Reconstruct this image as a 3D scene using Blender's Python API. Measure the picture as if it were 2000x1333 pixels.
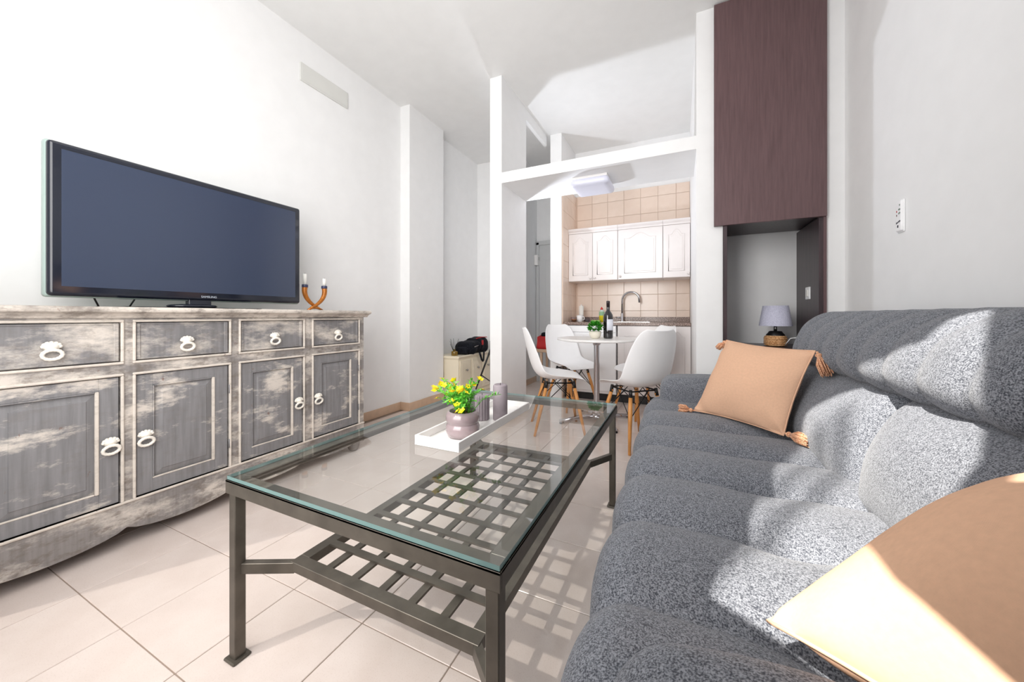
import bpy, bmesh, math, random
from math import sin, cos, pi, radians, sqrt, atan2
from mathutils import Vector, Matrix

for o in list(bpy.data.objects):
    bpy.data.objects.remove(o, do_unlink=True)
SC = bpy.context.scene
COL = SC.collection
random.seed(7)

# ------------------------------------------------------------------ camera, world, sun, exposure
H = 0.975
YAW = 0.438
cam_d = bpy.data.cameras.new('camera')
cam_d.sensor_fit = 'HORIZONTAL'; cam_d.sensor_width = 36.0
cam_d.lens = 700 / 2000 * 36.0
cam_d.shift_y = -49.0 / 2000
cam_d.clip_start = 0.02; cam_d.clip_end = 100
cam = bpy.data.objects.new('camera', cam_d); COL.objects.link(cam)
cam.location = (0, 0, H); cam.rotation_euler = (pi / 2, 0, YAW)
SC.camera = cam

SC.view_settings.view_transform = 'Standard'
SC.view_settings.look = 'None'
SC.view_settings.exposure = 0.44
SC.view_settings.gamma = 1.0
SC.view_settings.use_curve_mapping = False
cy = SC.cycles
cy.use_denoising = True
cy.max_bounces = 10; cy.diffuse_bounces = 6; cy.glossy_bounces = 4
cy.transparent_max_bounces = 16; cy.transmission_bounces = 6
cy.sample_clamp_indirect = 6.0
cy.caustics_reflective = False; cy.caustics_refractive = False

W = bpy.data.worlds.new('world'); SC.world = W; W.use_nodes = True
bg = W.node_tree.nodes['Background']
bg.inputs[0].default_value = (0.80, 0.90, 1.0, 1); bg.inputs[1].default_value = 1.0

SUN_DIR = Vector((0.50, 0.85, -1.0)).normalized()
sd = bpy.data.lights.new('sun', 'SUN'); sd.energy = 8; sd.angle = radians(0.6)
sd.color = (1.0, 0.95, 0.87)
so = bpy.data.objects.new('sun', sd); COL.objects.link(so)
so.rotation_euler = SUN_DIR.to_track_quat('-Z', 'Y').to_euler()

def area(name, loc, direction, sx, sy, power, color=(1, 1, 1)):
    d = bpy.data.lights.new(name, 'AREA'); d.shape = 'RECTANGLE'; d.size = sx; d.size_y = sy
    d.energy = power; d.color = color
    o = bpy.data.objects.new(name, d); COL.objects.link(o); o.location = loc
    o.rotation_euler = Vector(direction).to_track_quat('-Z', 'Y').to_euler()
    return o
# area lamps standing in for daylight from behind the camera, with added fill
area('window_daylight_fill', (-1.35, -0.09, 1.75), (-0.34, 1, -0.03), 2.0, 2.3, 60, (1.0, 0.985, 0.97))
area('window_daylight_fill', (0.45, -0.09, 2.2), (-0.2, 1, -0.1), 0.8, 1.4, 1.5, (1.0, 0.985, 0.97))  # weak side fill added along a solid stretch of wall
fw_ = area('window_daylight_fill', (-0.95, -0.09, 1.9), (0.0, 1, 0.0), 1.2, 1.8, 6, (1.0, 0.985, 0.97)); fw_.data.spread = radians(95)  # extra narrow fill added to brighten faces turned toward the camera
# lamp standing low in the hallway alcove, hidden by the partition
hd = bpy.data.lights.new('hall_lamp', 'SPOT'); hd.energy = 48; hd.color = (0.86, 0.91, 1.0)
hd.spot_size = radians(126); hd.spot_blend = 1.0; hd.shadow_soft_size = 0.03
ho = bpy.data.objects.new('hall_lamp', hd); COL.objects.link(ho); ho.location = (-1.75, 3.71, 1.63)
ho.rotation_euler = Vector((1.0, -0.22, 0.62)).to_track_quat('-Z', 'Y').to_euler()

# ------------------------------------------------------------------ materials
def lin(c):
    r = []
    for v in c:
        v = v / 255.0
        r.append(v / 12.92 if v <= 0.04045 else ((v + 0.055) / 1.055) ** 2.4)
    return (r[0], r[1], r[2], 1.0)

class Mat:
    def __init__(s, name):
        s.m = bpy.data.materials.new(name); s.m.use_nodes = True
        s.nt = s.m.node_tree; s.n = s.nt.nodes
        s.b = s.n['Principled BSDF']; s.out = s.n['Material Output']
    def node(s, t, **kw):
        nd = s.n.new(t)
        for k, v in kw.items():
            if k == 'inp':
                for i, val in v.items(): nd.inputs[i].default_value = val
            else: setattr(nd, k, v)
        return nd
    def link(s, a, b): s.nt.links.new(a, b)
    def coord(s, which='Object', scale=(1, 1, 1)):
        tc = s.node('ShaderNodeTexCoord'); mp = s.node('ShaderNodeMapping')
        mp.inputs['Scale'].default_value = scale
        s.link(tc.outputs[which], mp.inputs[0]); return mp.outputs[0]
    def noise(s, vec, scale, detail=3, rough=.55):
        nz = s.node('ShaderNodeTexNoise'); nz.inputs['Scale'].default_value = scale
        nz.inputs['Detail'].default_value = detail; nz.inputs['Roughness'].default_value = rough
        s.link(vec, nz.inputs['Vector']); return nz.outputs['Fac']
    def ramp(s, fac, stops):
        r = s.node('ShaderNodeValToRGB'); e = r.color_ramp.elements
        while len(e) < len(stops): e.new(0.5)
        for k, (p, c) in enumerate(stops):
            e[k].position = p; e[k].color = c if len(c) == 4 else (*c, 1)
        s.link(fac, r.inputs[0]); return r.outputs[0]
    def mix(s, fac, a, b):
        mx = s.node('ShaderNodeMix', data_type='RGBA')
        for sock, v in ((mx.inputs[0], fac), (mx.inputs[6], a), (mx.inputs[7], b)):
            if hasattr(v, 'is_output'): s.link(v, sock)
            else: sock.default_value = v
        return mx.outputs[2]
    def bump(s, h, strength=.2, dist=.002):
        b = s.node('ShaderNodeBump'); b.inputs['Strength'].default_value = strength
        b.inputs['Distance'].default_value = dist
        s.link(h, b.inputs['Height']); s.link(b.outputs[0], s.b.inputs['Normal'])

def plain(name, rgb, rough=.5, metal=0.0, spec=.5, var=.0, vscale=8, bump=0, bscale=200, coat=0):
    m = Mat(name); c = lin(rgb)
    m.b.inputs['Roughness'].default_value = rough; m.b.inputs['Metallic'].default_value = metal
    m.b.inputs['Specular IOR Level'].default_value = spec
    m.b.inputs['Coat Weight'].default_value = coat
    vec = m.coord('Object')
    f = m.noise(vec, vscale)
    v = max(var, .015)
    lo = tuple(max(0, x * (1 - v)) for x in c[:3]); hi = tuple(min(1, x * (1 + v)) for x in c[:3])
    m.link(m.ramp(f, [(.3, lo), (.7, hi)]), m.b.inputs['Base Color'])
    if bump: m.bump(m.noise(vec, bscale, 2), bump, .001)
    return m.m

WALL = plain('wall_paint', (240, 240, 240), .75, spec=.2, bump=.08, bscale=60)
CEIL = plain('ceiling_paint', (234, 234, 233), .85, spec=.15)
WHITE = plain('white_lacquer', (240, 238, 236), .28)
CREAM = plain('cream_lacquer', (238, 228, 205), .35)
KITCH = plain('kitchen_white', (240, 234, 232), .22)
PLASTIC = plain('white_plastic', (251, 251, 252), .32)
BLACK = plain('black_plastic', (18, 18, 20), .4)
DARKMETAL = plain('grey_iron', (98, 92, 84), .42, .55, var=.22, vscale=14, bump=.15, bscale=90)
CHROME = plain('chrome', (200, 200, 205), .08, 1.0)
STEEL = plain('brushed_steel', (170, 168, 165), .25, 1.0)
BASEB = plain('skirting_tile', (207, 178, 152), .3, var=.06, vscale=20)
BEECH = plain('beech_wood', (216, 150, 82), .4, var=.14, vscale=12)
WIRE = plain('black_wire', (22, 22, 24), .35, .6)
GROUT = plain('floor_grout', (150, 134, 122), .9)
PEACHGROUT = plain('wall_grout', (224, 202, 184), .9)
SOIL = plain('soil', (92, 66, 40), .95, var=.5, vscale=60)
LEAF = plain('leaf_green', (104, 190, 60), .5, var=.35, vscale=35)
DLEAF = plain('bush_green', (46, 140, 22), .5, var=.45, vscale=60)
YELLOW = plain('petal_yellow', (250, 215, 20), .5, var=.12, vscale=40)
REDM = plain('red_fabric', (186, 26, 30), .6, var=.1)
GOLD = plain('gilt_ceramic', (182, 110, 40), .3, .3, var=.3, vscale=40)
AMBER = plain('amber_glass', (120, 92, 20), .1, coat=.5)
GREYPANEL = plain('grey_door_paint', (205, 206, 206), .45)
VENT = plain('vent_grey', (216, 216, 212), .5)
WAX = plain('white_wax', (246, 244, 238), .45)
GREYWAX = plain('grey_wax', (146, 136, 142), .6, var=.1, vscale=30, bump=.2, bscale=80)
DARKSLOT = plain('dark_recess', (60, 46, 40), .8)
BLUEBAND = plain('blue_band', (58, 62, 92), .3)

m = Mat('floor_tile')
vec = m.coord('Object')
oi = m.node('ShaderNodeObjectInfo')
sp = m.noise(vec, 260, 2)
base = m.ramp(m.noise(vec, 6, 4), [(.3, lin((218, 203, 195))), (.7, lin((228, 215, 208)))])
c = m.mix(m.ramp(sp, [(.55, (0, 0, 0)), (.75, (.35, .35, .35))]), base, lin((188, 168, 156)))
c = m.mix(m.ramp(oi.outputs['Random'], [(0, (0, 0, 0)), (1, (.25, .25, .25))]), c, lin((214, 200, 192)))
m.link(c, m.b.inputs['Base Color']); m.b.inputs['Roughness'].default_value = .16
m.b.inputs['Specular IOR Level'].default_value = .5
m.bump(sp, .03, .001)
TILE = m.m

m = Mat('wall_tile')
vec = m.coord('Object'); oi = m.node('ShaderNodeObjectInfo')
b = m.ramp(m.noise(vec, 9, 4), [(.3, lin((236, 216, 200))), (.7, lin((242, 224, 210)))])
b = m.mix(m.ramp(oi.outputs['Random'], [(0, (0, 0, 0)), (1, (.45, .45, .45))]), b, lin((230, 206, 188)))
m.link(b, m.b.inputs['Base Color']); m.b.inputs['Roughness'].default_value = .18
WTILE = m.m

def distressed(name, white_amt, tone=(150, 149, 150), wear=.5, stretch=(1.2, 2.0, 4.6)):
    m = Mat(name)
    geo = m.node('ShaderNodeNewGeometry')
    def mapped(sc, off=(0, 0, 0)):
        mp = m.node('ShaderNodeMapping'); mp.inputs['Scale'].default_value = sc; mp.inputs['Location'].default_value = off
        m.link(geo.outputs['Position'], mp.inputs[0]); return mp.outputs[0]
    g = m.ramp(m.noise(mapped((6, 46, 3)), 1.6, 4, .5), [(.3, lin(tuple(int(t * .92) for t in tone))), (.7, lin(tuple(min(255, int(t * 1.06)) for t in tone)))])
    # cloudy dry-brushed white
    cl_ = m.noise(mapped(stretch, (3.1, .7, 1.9)), 2.3, 2, .5)
    fine = m.noise(mapped((7, 9, 24)), 3.0, 8, .72)
    ad = m.node('ShaderNodeMath', operation='MULTIPLY_ADD'); ad.inputs[1].default_value = .55
    m.link(fine, ad.inputs[0]); m.link(cl_, ad.inputs[2])
    t0 = .86 - white_amt
    w = m.ramp(ad.outputs[0], [(min(.98, t0), (0, 0, 0)), (min(1.0, t0 + .24), (.85, .85, .85))])
    c = m.mix(w, g, lin((218, 209, 199)))
    # dark smudges in the frame paint
    dk = m.noise(mapped((5, 7, 14), (9, 2, 5)), 2.2, 7, .72)
    c = m.mix(m.ramp(dk, [(.50, (0, 0, 0)), (.66, (wear, wear, wear))]), c, lin((112, 102, 94)))
    rs = m.noise(mapped((1, 1, .6)), 26, 4, .7)
    c = m.mix(m.ramp(rs, [(.685, (0, 0, 0)), (.73, (.7, .7, .7))]), c, lin((120, 84, 70)))
    m.link(c, m.b.inputs['Base Color']); m.b.inputs['Roughness'].default_value = .5
    m.bump(fine, .18, .0012)
    return m.m
PAINTF = distressed('distressed_frame_paint', .15, (134, 130, 128), .8)
PAINTT = distressed('distressed_top_paint', .24, (146, 138, 131), .7)
PAINTD = distressed('distressed_door_paint', .02, (129, 128, 130), .2)
PAINTDR = distressed('distressed_drawer_paint', .11, (127, 125, 127), .4)
BEAD = distressed('cream_bead_paint', .40, (196, 188, 178), .3)
HANDLE = plain('cream_cast_handle', (240, 235, 225), .35, var=.05, vscale=80)

def fabric(name, dark, light, scale, rough=.95, contrast=(.40, .60), sheen=.2, bumps=.5):
    m = Mat(name); vec = m.coord('Object')
    f = m.noise(vec, scale, 1.5, .5)
    f2 = m.noise(vec, scale * .35, 2, .5)
    ad = m.node('ShaderNodeMath', operation='MULTIPLY_ADD'); ad.inputs[1].default_value = .3; m.link(f2, ad.inputs[0]); m.link(f, ad.inputs[2])
    sb = m.node('ShaderNodeMath', operation='SUBTRACT'); m.link(ad.outputs[0], sb.inputs[0]); sb.inputs[1].default_value = .15
    m.link(m.ramp(sb.outputs[0], [(contrast[0], lin(dark)), (contrast[1], lin(light))]), m.b.inputs['Base Color'])
    m.b.inputs['Roughness'].default_value = rough; m.b.inputs['Specular IOR Level'].default_value = .1
    m.b.inputs['Sheen Weight'].default_value = sheen; m.b.inputs['Sheen Roughness'].default_value = .5
    m.bump(f, bumps, .003)
    return m.m
SOFA = fabric('grey_boucle', (66, 69, 77), (146, 149, 156), 360, contrast=(.34, .66))
def weave(name, rgb):
    m = Mat(name); tc = m.node('ShaderNodeTexCoord')
    w1 = m.node('ShaderNodeTexWave'); w1.inputs['Scale'].default_value = 130; w1.inputs['Distortion'].default_value = .8
    m.link(tc.outputs['UV'], w1.inputs['Vector'])
    n1 = m.noise(tc.outputs['UV'], 60, 3)
    c = m.mix(n1, lin(tuple(int(x * .95) for x in rgb)), lin(tuple(min(255, int(x * 1.04)) for x in rgb)))
    m.link(c, m.b.inputs['Base Color']); m.b.inputs['Roughness'].default_value = .95
    m.b.inputs['Specular IOR Level'].default_value = .05
    m.bump(w1.outputs['Fac'], .12, .001)
    return m.m
PEACH = weave('peach_cotton', (226, 184, 154))
TASSEL = fabric('peach_yarn', (196, 130, 92), (238, 190, 155), 300)
RATTAN = fabric('rattan', (196, 142, 94), (242, 198, 148), 140, rough=.6, sheen=0)
BAGM = fabric('black_nylon', (12, 13, 17), (34, 36, 44), 120, rough=.6, sheen=0, bumps=.3)
SHADE = fabric('lavender_shade', (196, 196, 216), (214, 214, 232), 200, sheen=0, bumps=.1)

m = Mat('dark_wenge')
vec = m.coord('Object', (1, 1, .06))
f = m.noise(vec, 85, 4, .6)
m.link(m.ramp(f, [(.2, lin((86, 64, 66))), (.8, lin((108, 83, 85)))]), m.b.inputs['Base Color'])
m.b.inputs['Roughness'].default_value = .38
m.bump(f, .06, .001)
WENGE = m.m
m = Mat('wenge_edge')
f = m.noise(m.coord('Object', (1, 1, .05)), 60, 3)
m.link(m.ramp(f, [(.3, lin((44, 34, 38))), (.7, lin((72, 56, 60)))]), m.b.inputs['Base Color'])
m.b.inputs['Roughness'].default_value = .35
WENGED = m.m

m = Mat('granite'); vec = m.coord('Object')
f = m.noise(vec, 95, 3, .7)
m.link(m.ramp(f, [(.34, lin((62, 50, 46))), (.5, lin((140, 118, 108))), (.66, lin((200, 182, 172)))]), m.b.inputs['Base Color'])
m.b.inputs['Roughness'].default_value = .2
GRANITE = m.m

m = Mat('tv_screen')
m.b.inputs['Base Color'].default_value = lin((46, 57, 80)); m.b.inputs['Roughness'].default_value = .22
m.b.inputs['Specular IOR Level'].default_value = .8
SCREEN = m.m
TVGLOSS = plain('tv_bezel', (28, 32, 44), .12, spec=.7)
TVTRIM = plain('tv_trim', (168, 186, 180), .25)
DUSTGLASS = plain('bottle_glass', (16, 12, 16), .05, coat=1)
POTM = plain('mauve_glaze', (150, 134, 137), .12, var=.05, coat=.6)
POTW = plain('cream_pot', (232, 226, 210), .4)

def clear_glass(name, tint, refl=.9, rough=0.0):
    m = Mat(name); m.n.remove(m.b)
    tr = m.node('ShaderNodeBsdfTransparent'); tr.inputs[0].default_value = tint
    gl = m.node('ShaderNodeBsdfGlossy'); gl.inputs['Roughness'].default_value = rough; gl.inputs[0].default_value = (refl, refl, refl, 1)
    fr = m.node('ShaderNodeFresnel'); fr.inputs[0].default_value = 1.5
    mx = m.node('ShaderNodeMixShader')
    geo = m.node('ShaderNodeNewGeometry'); mm = m.node('ShaderNodeMath', operation='MULTIPLY_ADD'); mm.inputs[1].default_value = -1; mm.inputs[2].default_value = 1
    m.link(geo.outputs['Backfacing'], mm.inputs[0]); m2 = m.node('ShaderNodeMath', operation='MULTIPLY'); m.link(mm.outputs[0], m2.inputs[0]); m.link(fr.outputs[0], m2.inputs[1])
    m.link(m2.outputs[0], mx.inputs[0]); m.link(tr.outputs[0], mx.inputs[1]); m.link(gl.outputs[0], mx.inputs[2])
    m.link(mx.outputs[0], m.out.inputs[0])
    return m.m
GLASS = clear_glass('clear_glass', (.955, .985, .975, 1))
GLASSEDGE = plain('green_glass_edge', (104, 132, 130), .1, coat=.4)
m = Mat('glass_underside'); m.n.remove(m.b); tr = m.node('ShaderNodeBsdfTransparent'); m.link(tr.outputs[0], m.out.inputs[0]); GLASSUNDER = m.m
SOAPM = plain('yellow_soap', (226, 214, 40), .15)

# ------------------------------------------------------------------ mesh building
class MB:
    def __init__(s): s.v = []; s.f = []; s.mi = []; s.sm = []
    def add(s, vs, fs, mat=0, smooth=False):
        o = len(s.v); s.v += [tuple(p) for p in vs]
        for f in fs:
            s.f.append([i + o for i in f]); s.mi.append(mat); s.sm.append(smooth)
        return s
    def box(s, x0, x1, y0, y1, z0, z1, mat=0):
        v = [(x, y, z) for z in (z0, z1) for y in (y0, y1) for x in (x0, x1)]
        return s.add(v, [(0, 2, 3, 1), (4, 5, 7, 6), (0, 1, 5, 4), (2, 6, 7, 3), (0, 4, 6, 2), (1, 3, 7, 5)], mat)
    def bar(s, p0, p1, w, h, mat=0, up=(0, 0, 1)):
        p0 = Vector(p0); p1 = Vector(p1); d = (p1 - p0).normalized(); up = Vector(up)
        if abs(d.dot(up)) > .95: up = Vector((1, 0, 0))
        a = d.cross(up).normalized() * w / 2; b = a.cross(d).normalized() * h / 2
        v = [p + sa * a + sb * b for p in (p0, p1) for sa, sb in ((-1, -1), (1, -1), (1, 1), (-1, 1))]
        return s.add(v, [(3, 2, 1, 0), (4, 5, 6, 7), (0, 1, 5, 4), (1, 2, 6, 5), (2, 3, 7, 6), (3, 0, 4, 7)], mat)
    def lathe(s, prof, c=(0, 0, 0), seg=24, mat=0, smooth=True, sx=1, sy=1, cap=True):
        vs = []; n = len(prof)
        for k in range(seg):
            a = 2 * pi * k / seg
            for r, z in prof: vs.append((c[0] + r * sx * cos(a), c[1] + r * sy * sin(a), c[2] + z))
        fs = []
        for k in range(seg):
            k2 = (k + 1) % seg
            for i in range(n - 1): fs.append((k * n + i, k2 * n + i, k2 * n + i + 1, k * n + i + 1))
        s.add(vs, fs, mat, smooth)
        if cap:
            o = len(s.v) - len(vs)
            for i, flip in ((0, True), (n - 1, False)):
                if prof[i][0] > 1e-6:
                    ring = [o + k * n + i for k in range(seg)]
                    s.f.append(ring[::-1] if flip else ring); s.mi.append(mat); s.sm.append(False)
        return s
    def tube(s, pts, r, seg=8, mat=0, closed=False, smooth=True):
        pts = [Vector(p) for p in pts]; n = len(pts)
        rs = r if isinstance(r, (list, tuple)) else [r] * n
        vs = []; up = None
        for i, p in enumerate(pts):
            if closed: d = pts[(i + 1) % n] - pts[i - 1]
            else: d = pts[min(i + 1, n - 1)] - pts[max(i - 1, 0)]
            d.normalize()
            if up is None:
                up = Vector((0, 0, 1)) if abs(d.z) < .9 else Vector((1, 0, 0))
            a = d.cross(up)
            if a.length < 1e-5: a = d.cross(Vector((0, 1, 0)))
            a.normalize(); b = a.cross(d).normalized(); up = b
            for k in range(seg):
                t = 2 * pi * k / seg; vs.append(p + (a * cos(t) + b * sin(t)) * rs[i])
        fs = []
        for i in range(n if closed else n - 1):
            j = (i + 1) % n
            for k in range(seg):
                k2 = (k + 1) % seg; fs.append((i * seg + k, i * seg + k2, j * seg + k2, j * seg + k))
        if not closed:
            fs.append(list(range(seg))[::-1]); fs.append([(n - 1) * seg + k for k in range(seg)])
        return s.add(vs, fs, mat, smooth)
    def prism(s, pts, a0, a1, axis='x', mat=0):
        n = len(pts); vs = []
        for a in (a0, a1):
            for p, q in pts:
                vs.append((a, p, q) if axis == 'x' else (p, a, q) if axis == 'y' else (p, q, a))
        fs = [list(range(n))[::-1], [n + i for i in range(n)]]
        for i in range(n): j = (i + 1) % n; fs.append((i, j, n + j, n + i))
        return s.add(vs, fs, mat)
    def build(s, name, mats, parent=None, bevel=0, seg=2, loc=None, smooth_angle=None):
        me = bpy.data.meshes.new(name); me.from_pydata(s.v, [], s.f)
        if not isinstance(mats, (list, tuple)): mats = [mats]
        for mm in mats: me.materials.append(mm)
        for p, mi, sm in zip(me.polygons, s.mi, s.sm): p.material_index = mi; p.use_smooth = sm
        bm = bmesh.new(); bm.from_mesh(me)
        bmesh.ops.recalc_face_normals(bm, faces=bm.faces)
        if bevel:
            es = [e for e in bm.edges if len(e.link_faces) == 2 and e.calc_face_angle(0) > .5]
            bmesh.ops.bevel(bm, geom=es, offset=bevel, segments=seg, affect='EDGES', profile=.5, clamp_overlap=True)
        bm.to_mesh(me); bm.free()
        if smooth_angle is not None:
            for p in me.polygons: p.use_smooth = True
            me.set_sharp_from_angle(angle=smooth_angle)
        o = bpy.data.objects.new(name, me); COL.objects.link(o)
        if parent is not None: o.parent = parent
        if loc is not None: o.location = loc
        return o

def thing(name, label, cat, loc=(0, 0, 0), rz=0, group=None):
    o = bpy.data.objects.new(name, None); COL.objects.link(o)
    o.location = loc; o.rotation_euler = (0, 0, rz); o.empty_display_size = .05
    tag(o, label, cat, group); return o
def tag(o, label, cat, group=None):
    o['label'] = label; o['category'] = cat
    if group: o['group'] = group
    return o
def struct(o): o['kind'] = 'structure'; return o
def stuff(o): o['kind'] = 'stuff'; return o
def sbox(name, mat, x0, x1, y0, y1, z0, z1, parent=None, bevel=0):
    o = MB().box(x0, x1, y0, y1, z0, z1).build(name, mat, parent, bevel)
    if parent is None: struct(o)
    return o
def copy_tree(o, parent=None):
    c = o.copy(); COL.objects.link(c)
    if parent is not None: c.parent = parent
    for ch in list(o.children): copy_tree(ch, c)
    return c

# ------------------------------------------------------------------ the room
ZC = 3.15
floor = sbox('floor', GROUT, -2.75, 1.05, -.4, 5.2, -.06, -.003)
tx0, ty0, ts = -1.9125, .4954, .3333
tile0 = MB().box(-ts / 2 + .0015, ts / 2 - .0015, -ts / 2 + .0015, ts / 2 - .0015, -.009, 0).build('tile', TILE, floor, bevel=.0015, seg=1)
first = True
for i in range(-3, 9):
    for j in range(-2, 14):
        x = tx0 + (i + .5) * ts; y = ty0 + (j + .5) * ts
        if x - ts/2 < -2.72 or x + ts/2 > 1.03: continue
        if y > 3.0 and x > .35: continue
        if y > 4.6 and x > -1.2: continue
        t = tile0 if first else tile0.copy()
        if not first: COL.objects.link(t); t.parent = floor
        t.location = (x, y, random.uniform(-.0004, 0)); first = False

struct(sbox('ceiling', CEIL, -2.8, 1.1, -.3, 5.2, ZC, ZC + .1))
XL, XR = -2.632, .927
sbox('wall_left', WALL, XL - .12, XL, -.3, 4.45, 0, ZC)
sbox('wall_pillar', WALL, XL, -2.512, 2.886, 3.466, 0, ZC)
sbox('wall_right', WALL, XR, XR + .12, -.3, 3.5, 0, ZC)
sbox('wall_partition', WALL, -1.575, -1.457, 2.89, 3.46, 0, ZC)
sbox('wall_shelf_slab', WALL, -1.457, .107, 2.89, 3.455, 2.175, 2.27)
sbox('ceiling_beam', WALL, -1.495, -1.457, 3.46, 4.10, 3.03, ZC)
sbox('wall_kitchen_left', WALL, -1.41, -1.272, 4.10, 4.72, 0, ZC)
sbox('wall_kitchen_back', WALL, -1.272, .107, 4.72, 4.82, 0, ZC)
sbox('wall_kitchen_right', WALL, .107, .271, 2.89, 4.82, 0, ZC)
sbox('wall_niche_pier', WALL, .836, XR, 2.89, 3.5, 0, ZC)
sbox('wall_niche_back', WALL, .271, .836, 3.36, 3.5, 0, ZC)
sbox('wall_hall_return', WALL, XL - .12, -1.95, 4.45, 4.55, 0, ZC)
sbox('wall_hall_left', WALL, -2.05, -1.95, 4.55, 5.05, 0, ZC)
sbox('wall_hall_end', WALL, -2.05, .2, 5.05, 5.15, 0, ZC)
# unseen wall behind the camera, its openings cut to shape the sun patches
YW0, YW1 = -.27, -.12
wf = [(-2.75, -2.35, 0, ZC), (-2.35, -.75, 2.62, ZC), (-1.27, -.75, 1.82, 2.62), (.12, 1.05, 0, ZC)]
for k, (a, b2, c2, d2) in enumerate(wf):
    sbox('wall_front_sun_mask', WALL, a, b2, YW0 if b2 < -.7 else -.14, YW1, c2, d2)
w1_ = sbox('sun_dimming_pane', clear_glass('sun_dimming_glass', (.33, .33, .33, 1)), -2.35, -.75, -.20, -.194, 0, 2.62)  # unseen pane added to dim the sun reaching the floor
struct(MB().prism([(-.75, 0), (-.46, 0), (-.46, 1.47), (-.58, 2.05), (-.70, 2.62), (-.66, 2.82), (-.66, ZC), (-.75, ZC)], -.14, YW1, 'y').build('wall_front_sun_mask', WALL))
struct(MB().prism([(-.66, 2.82), (-.46, 2.76), (-.34, 2.64), (-.27, 2.58), (-.22, 2.67), (-.14, 2.67), (-.14, ZC), (-.66, ZC)], -.14, YW1, 'y').build('wall_front_sun_mask', WALL))
struct(MB().prism([(-.14, ZC), (-.14, 2.0), (-.20, 1.86), (-.27, 1.67), (-.19, 1.5), (-.10, 1.38), (0, 1.26), (.06, 1.17), (.06, 0), (.12, 0), (.12, 1.68), (-.10, 1.68), (-.10, 1.87), (.12, 1.87), (.12, ZC)], -.14, YW1, 'y').build('wall_front_sun_mask', WALL))  # blob edge and slot shaped to lay shade on the near cushion
struct(MB().prism([(-.46, 0), (.06, 0), (.06, 1.18), (-.125, 1.28), (-.33, 1.42), (-.46, 1.48)], -.14, YW1, 'y').build('wall_front_sun_mask', WALL))
bl_ = MB()  # unseen bars added outside to cast soft stripes on the sofa seat
for k in range(3): bl_.box(-2.135 + k * .085, -2.105 + k * .085, -2.62, -2.60, 4.2, 5.55)
struct(bl_.box(-2.3, -1.8, -2.63, -2.59, 4.16, 4.2).build('sun_stripe_bars', WHITE))
# skirting tiles
struct(MB().box(XL, XL + .012, 1.9, 2.886, 0, .082).box(XL, -2.512, 2.874, 2.886, 0, .082).build('baseboard_left', BASEB, None, .002))
struct(MB().box(-2.512, -2.5, 2.874, 3.478, 0, .082).box(XL, -2.5, 3.466, 3.478, 0, .082).build('baseboard_pillar', BASEB, None, .002))
struct(MB().box(-1.95, -1.938, 4.55, 5.05, 0, .08).build('baseboard_hall', BASEB, None, .002))
struct(MB().box(-1.587, -1.575, 2.878, 3.47, 0, .08).box(-1.587, -1.445, 2.878, 2.89, 0, .08).box(-1.457, -1.445, 2.878, 3.47, 0, .08).build('baseboard_partition', BASEB, None, .002))

# kitchen wall tiles
kb = struct(MB().box(-1.271, .1065, 4.708, 4.72, .90, 2.56).build('wall_tiling_back', PEACHGROUT))
kl = struct(MB().box(-1.272, -1.262, 4.115, 4.712, 0.0, 2.56).build('wall_tiling_side', PEACHGROUT))
bt = MB().box(-.0985, .0985, -.006, .0, -.0985, .0985).build('tile', WTILE, kb, .0015, 1)
first = True
for i in range(-2, 5):
    for k in range(0, 9):
        x0, x1 = max(-1.26, -.841 + (i - .0) * .2), min(.105, -.841 + (i + 1) * .2)
        z0, z1 = .94 + (k - .5) * .2, .94 + (k + .5) * .2
        z1 = min(z1, 2.56); z0 = max(z0, .96)
        if x1 - x0 < .03 or z1 - z0 < .03: continue
        t = bt if first else bt.copy()
        if not first: COL.objects.link(t); t.parent = kb
        first = False
        t.location = ((x0 + x1) / 2, 4.706, (z0 + z1) / 2)
        t.scale = ((x1 - x0 - .003) / .197, 1, (z1 - z0 - .003) / .197)
lt = MB().box(0, .006, -.0985, .0985, -.0985, .0985).build('tile', WTILE, kl, .0015, 1)
first = True
for j in range(3):
    for k in range(-4, 9):
        y0, y1 = 4.115 + j * .2, min(4.115 + (j + 1) * .2, 4.705)
        z0, z1 = .94 + (k - .5) * .2, min(.94 + (k + .5) * .2, 2.56)
        z0 = max(z0, .005)
        t = lt if first else lt.copy()
        if not first: COL.objects.link(t); t.parent = kl
        first = False
        t.location = (-1.264, (y0 + y1) / 2, (z0 + z1) / 2)
        t.scale = (1, (y1 - y0 - .003) / .197, (z1 - z0 - .003) / .197)

# hall door
door = struct(MB().box(-1.90, -1.15, 5.015, 5.05, 0, 2.03).build('door_1', GREYPANEL, None, .003))
MB().box(-1.80, -1.60, 5.008, 5.016, 1.05, 1.80).build('panel', GREYPANEL, door, .006)
MB().box(-1.80, -1.60, 5.008, 5.016, .2, .9).build('panel', GREYPANEL, door, .006)
MB().box(-1.945, -1.90, 5.0, 5.05, 0, 2.07).box(-1.945, -1.1, 5.0, 5.05, 2.03, 2.09).build('door_frame', GREYPANEL, door, .004)
# vent on the left wall
v = thing('wall_vent', 'long pale grey air vent high on the left wall', 'vent', (XL, 2.008, 2.85))
MB().box(0, .012, -.216, .216, -.07, .07).build('frame', VENT, v, .003)
MB().box(.010, .014, -.205, .205, -.06, .06).build('grille', VENT, v, .001)
hk = MB().lathe([(.004, 0), (.009, .004), (.006, .01), (0, .012)], seg=12).build('wall_hook', WHITE)
hk.rotation_euler = (0, pi / 2, 0); hk.location = (-2.512, 3.04, 1.27)
tag(hk, 'tiny white wall hook stuck on the side of the white pillar', 'hook')

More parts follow.
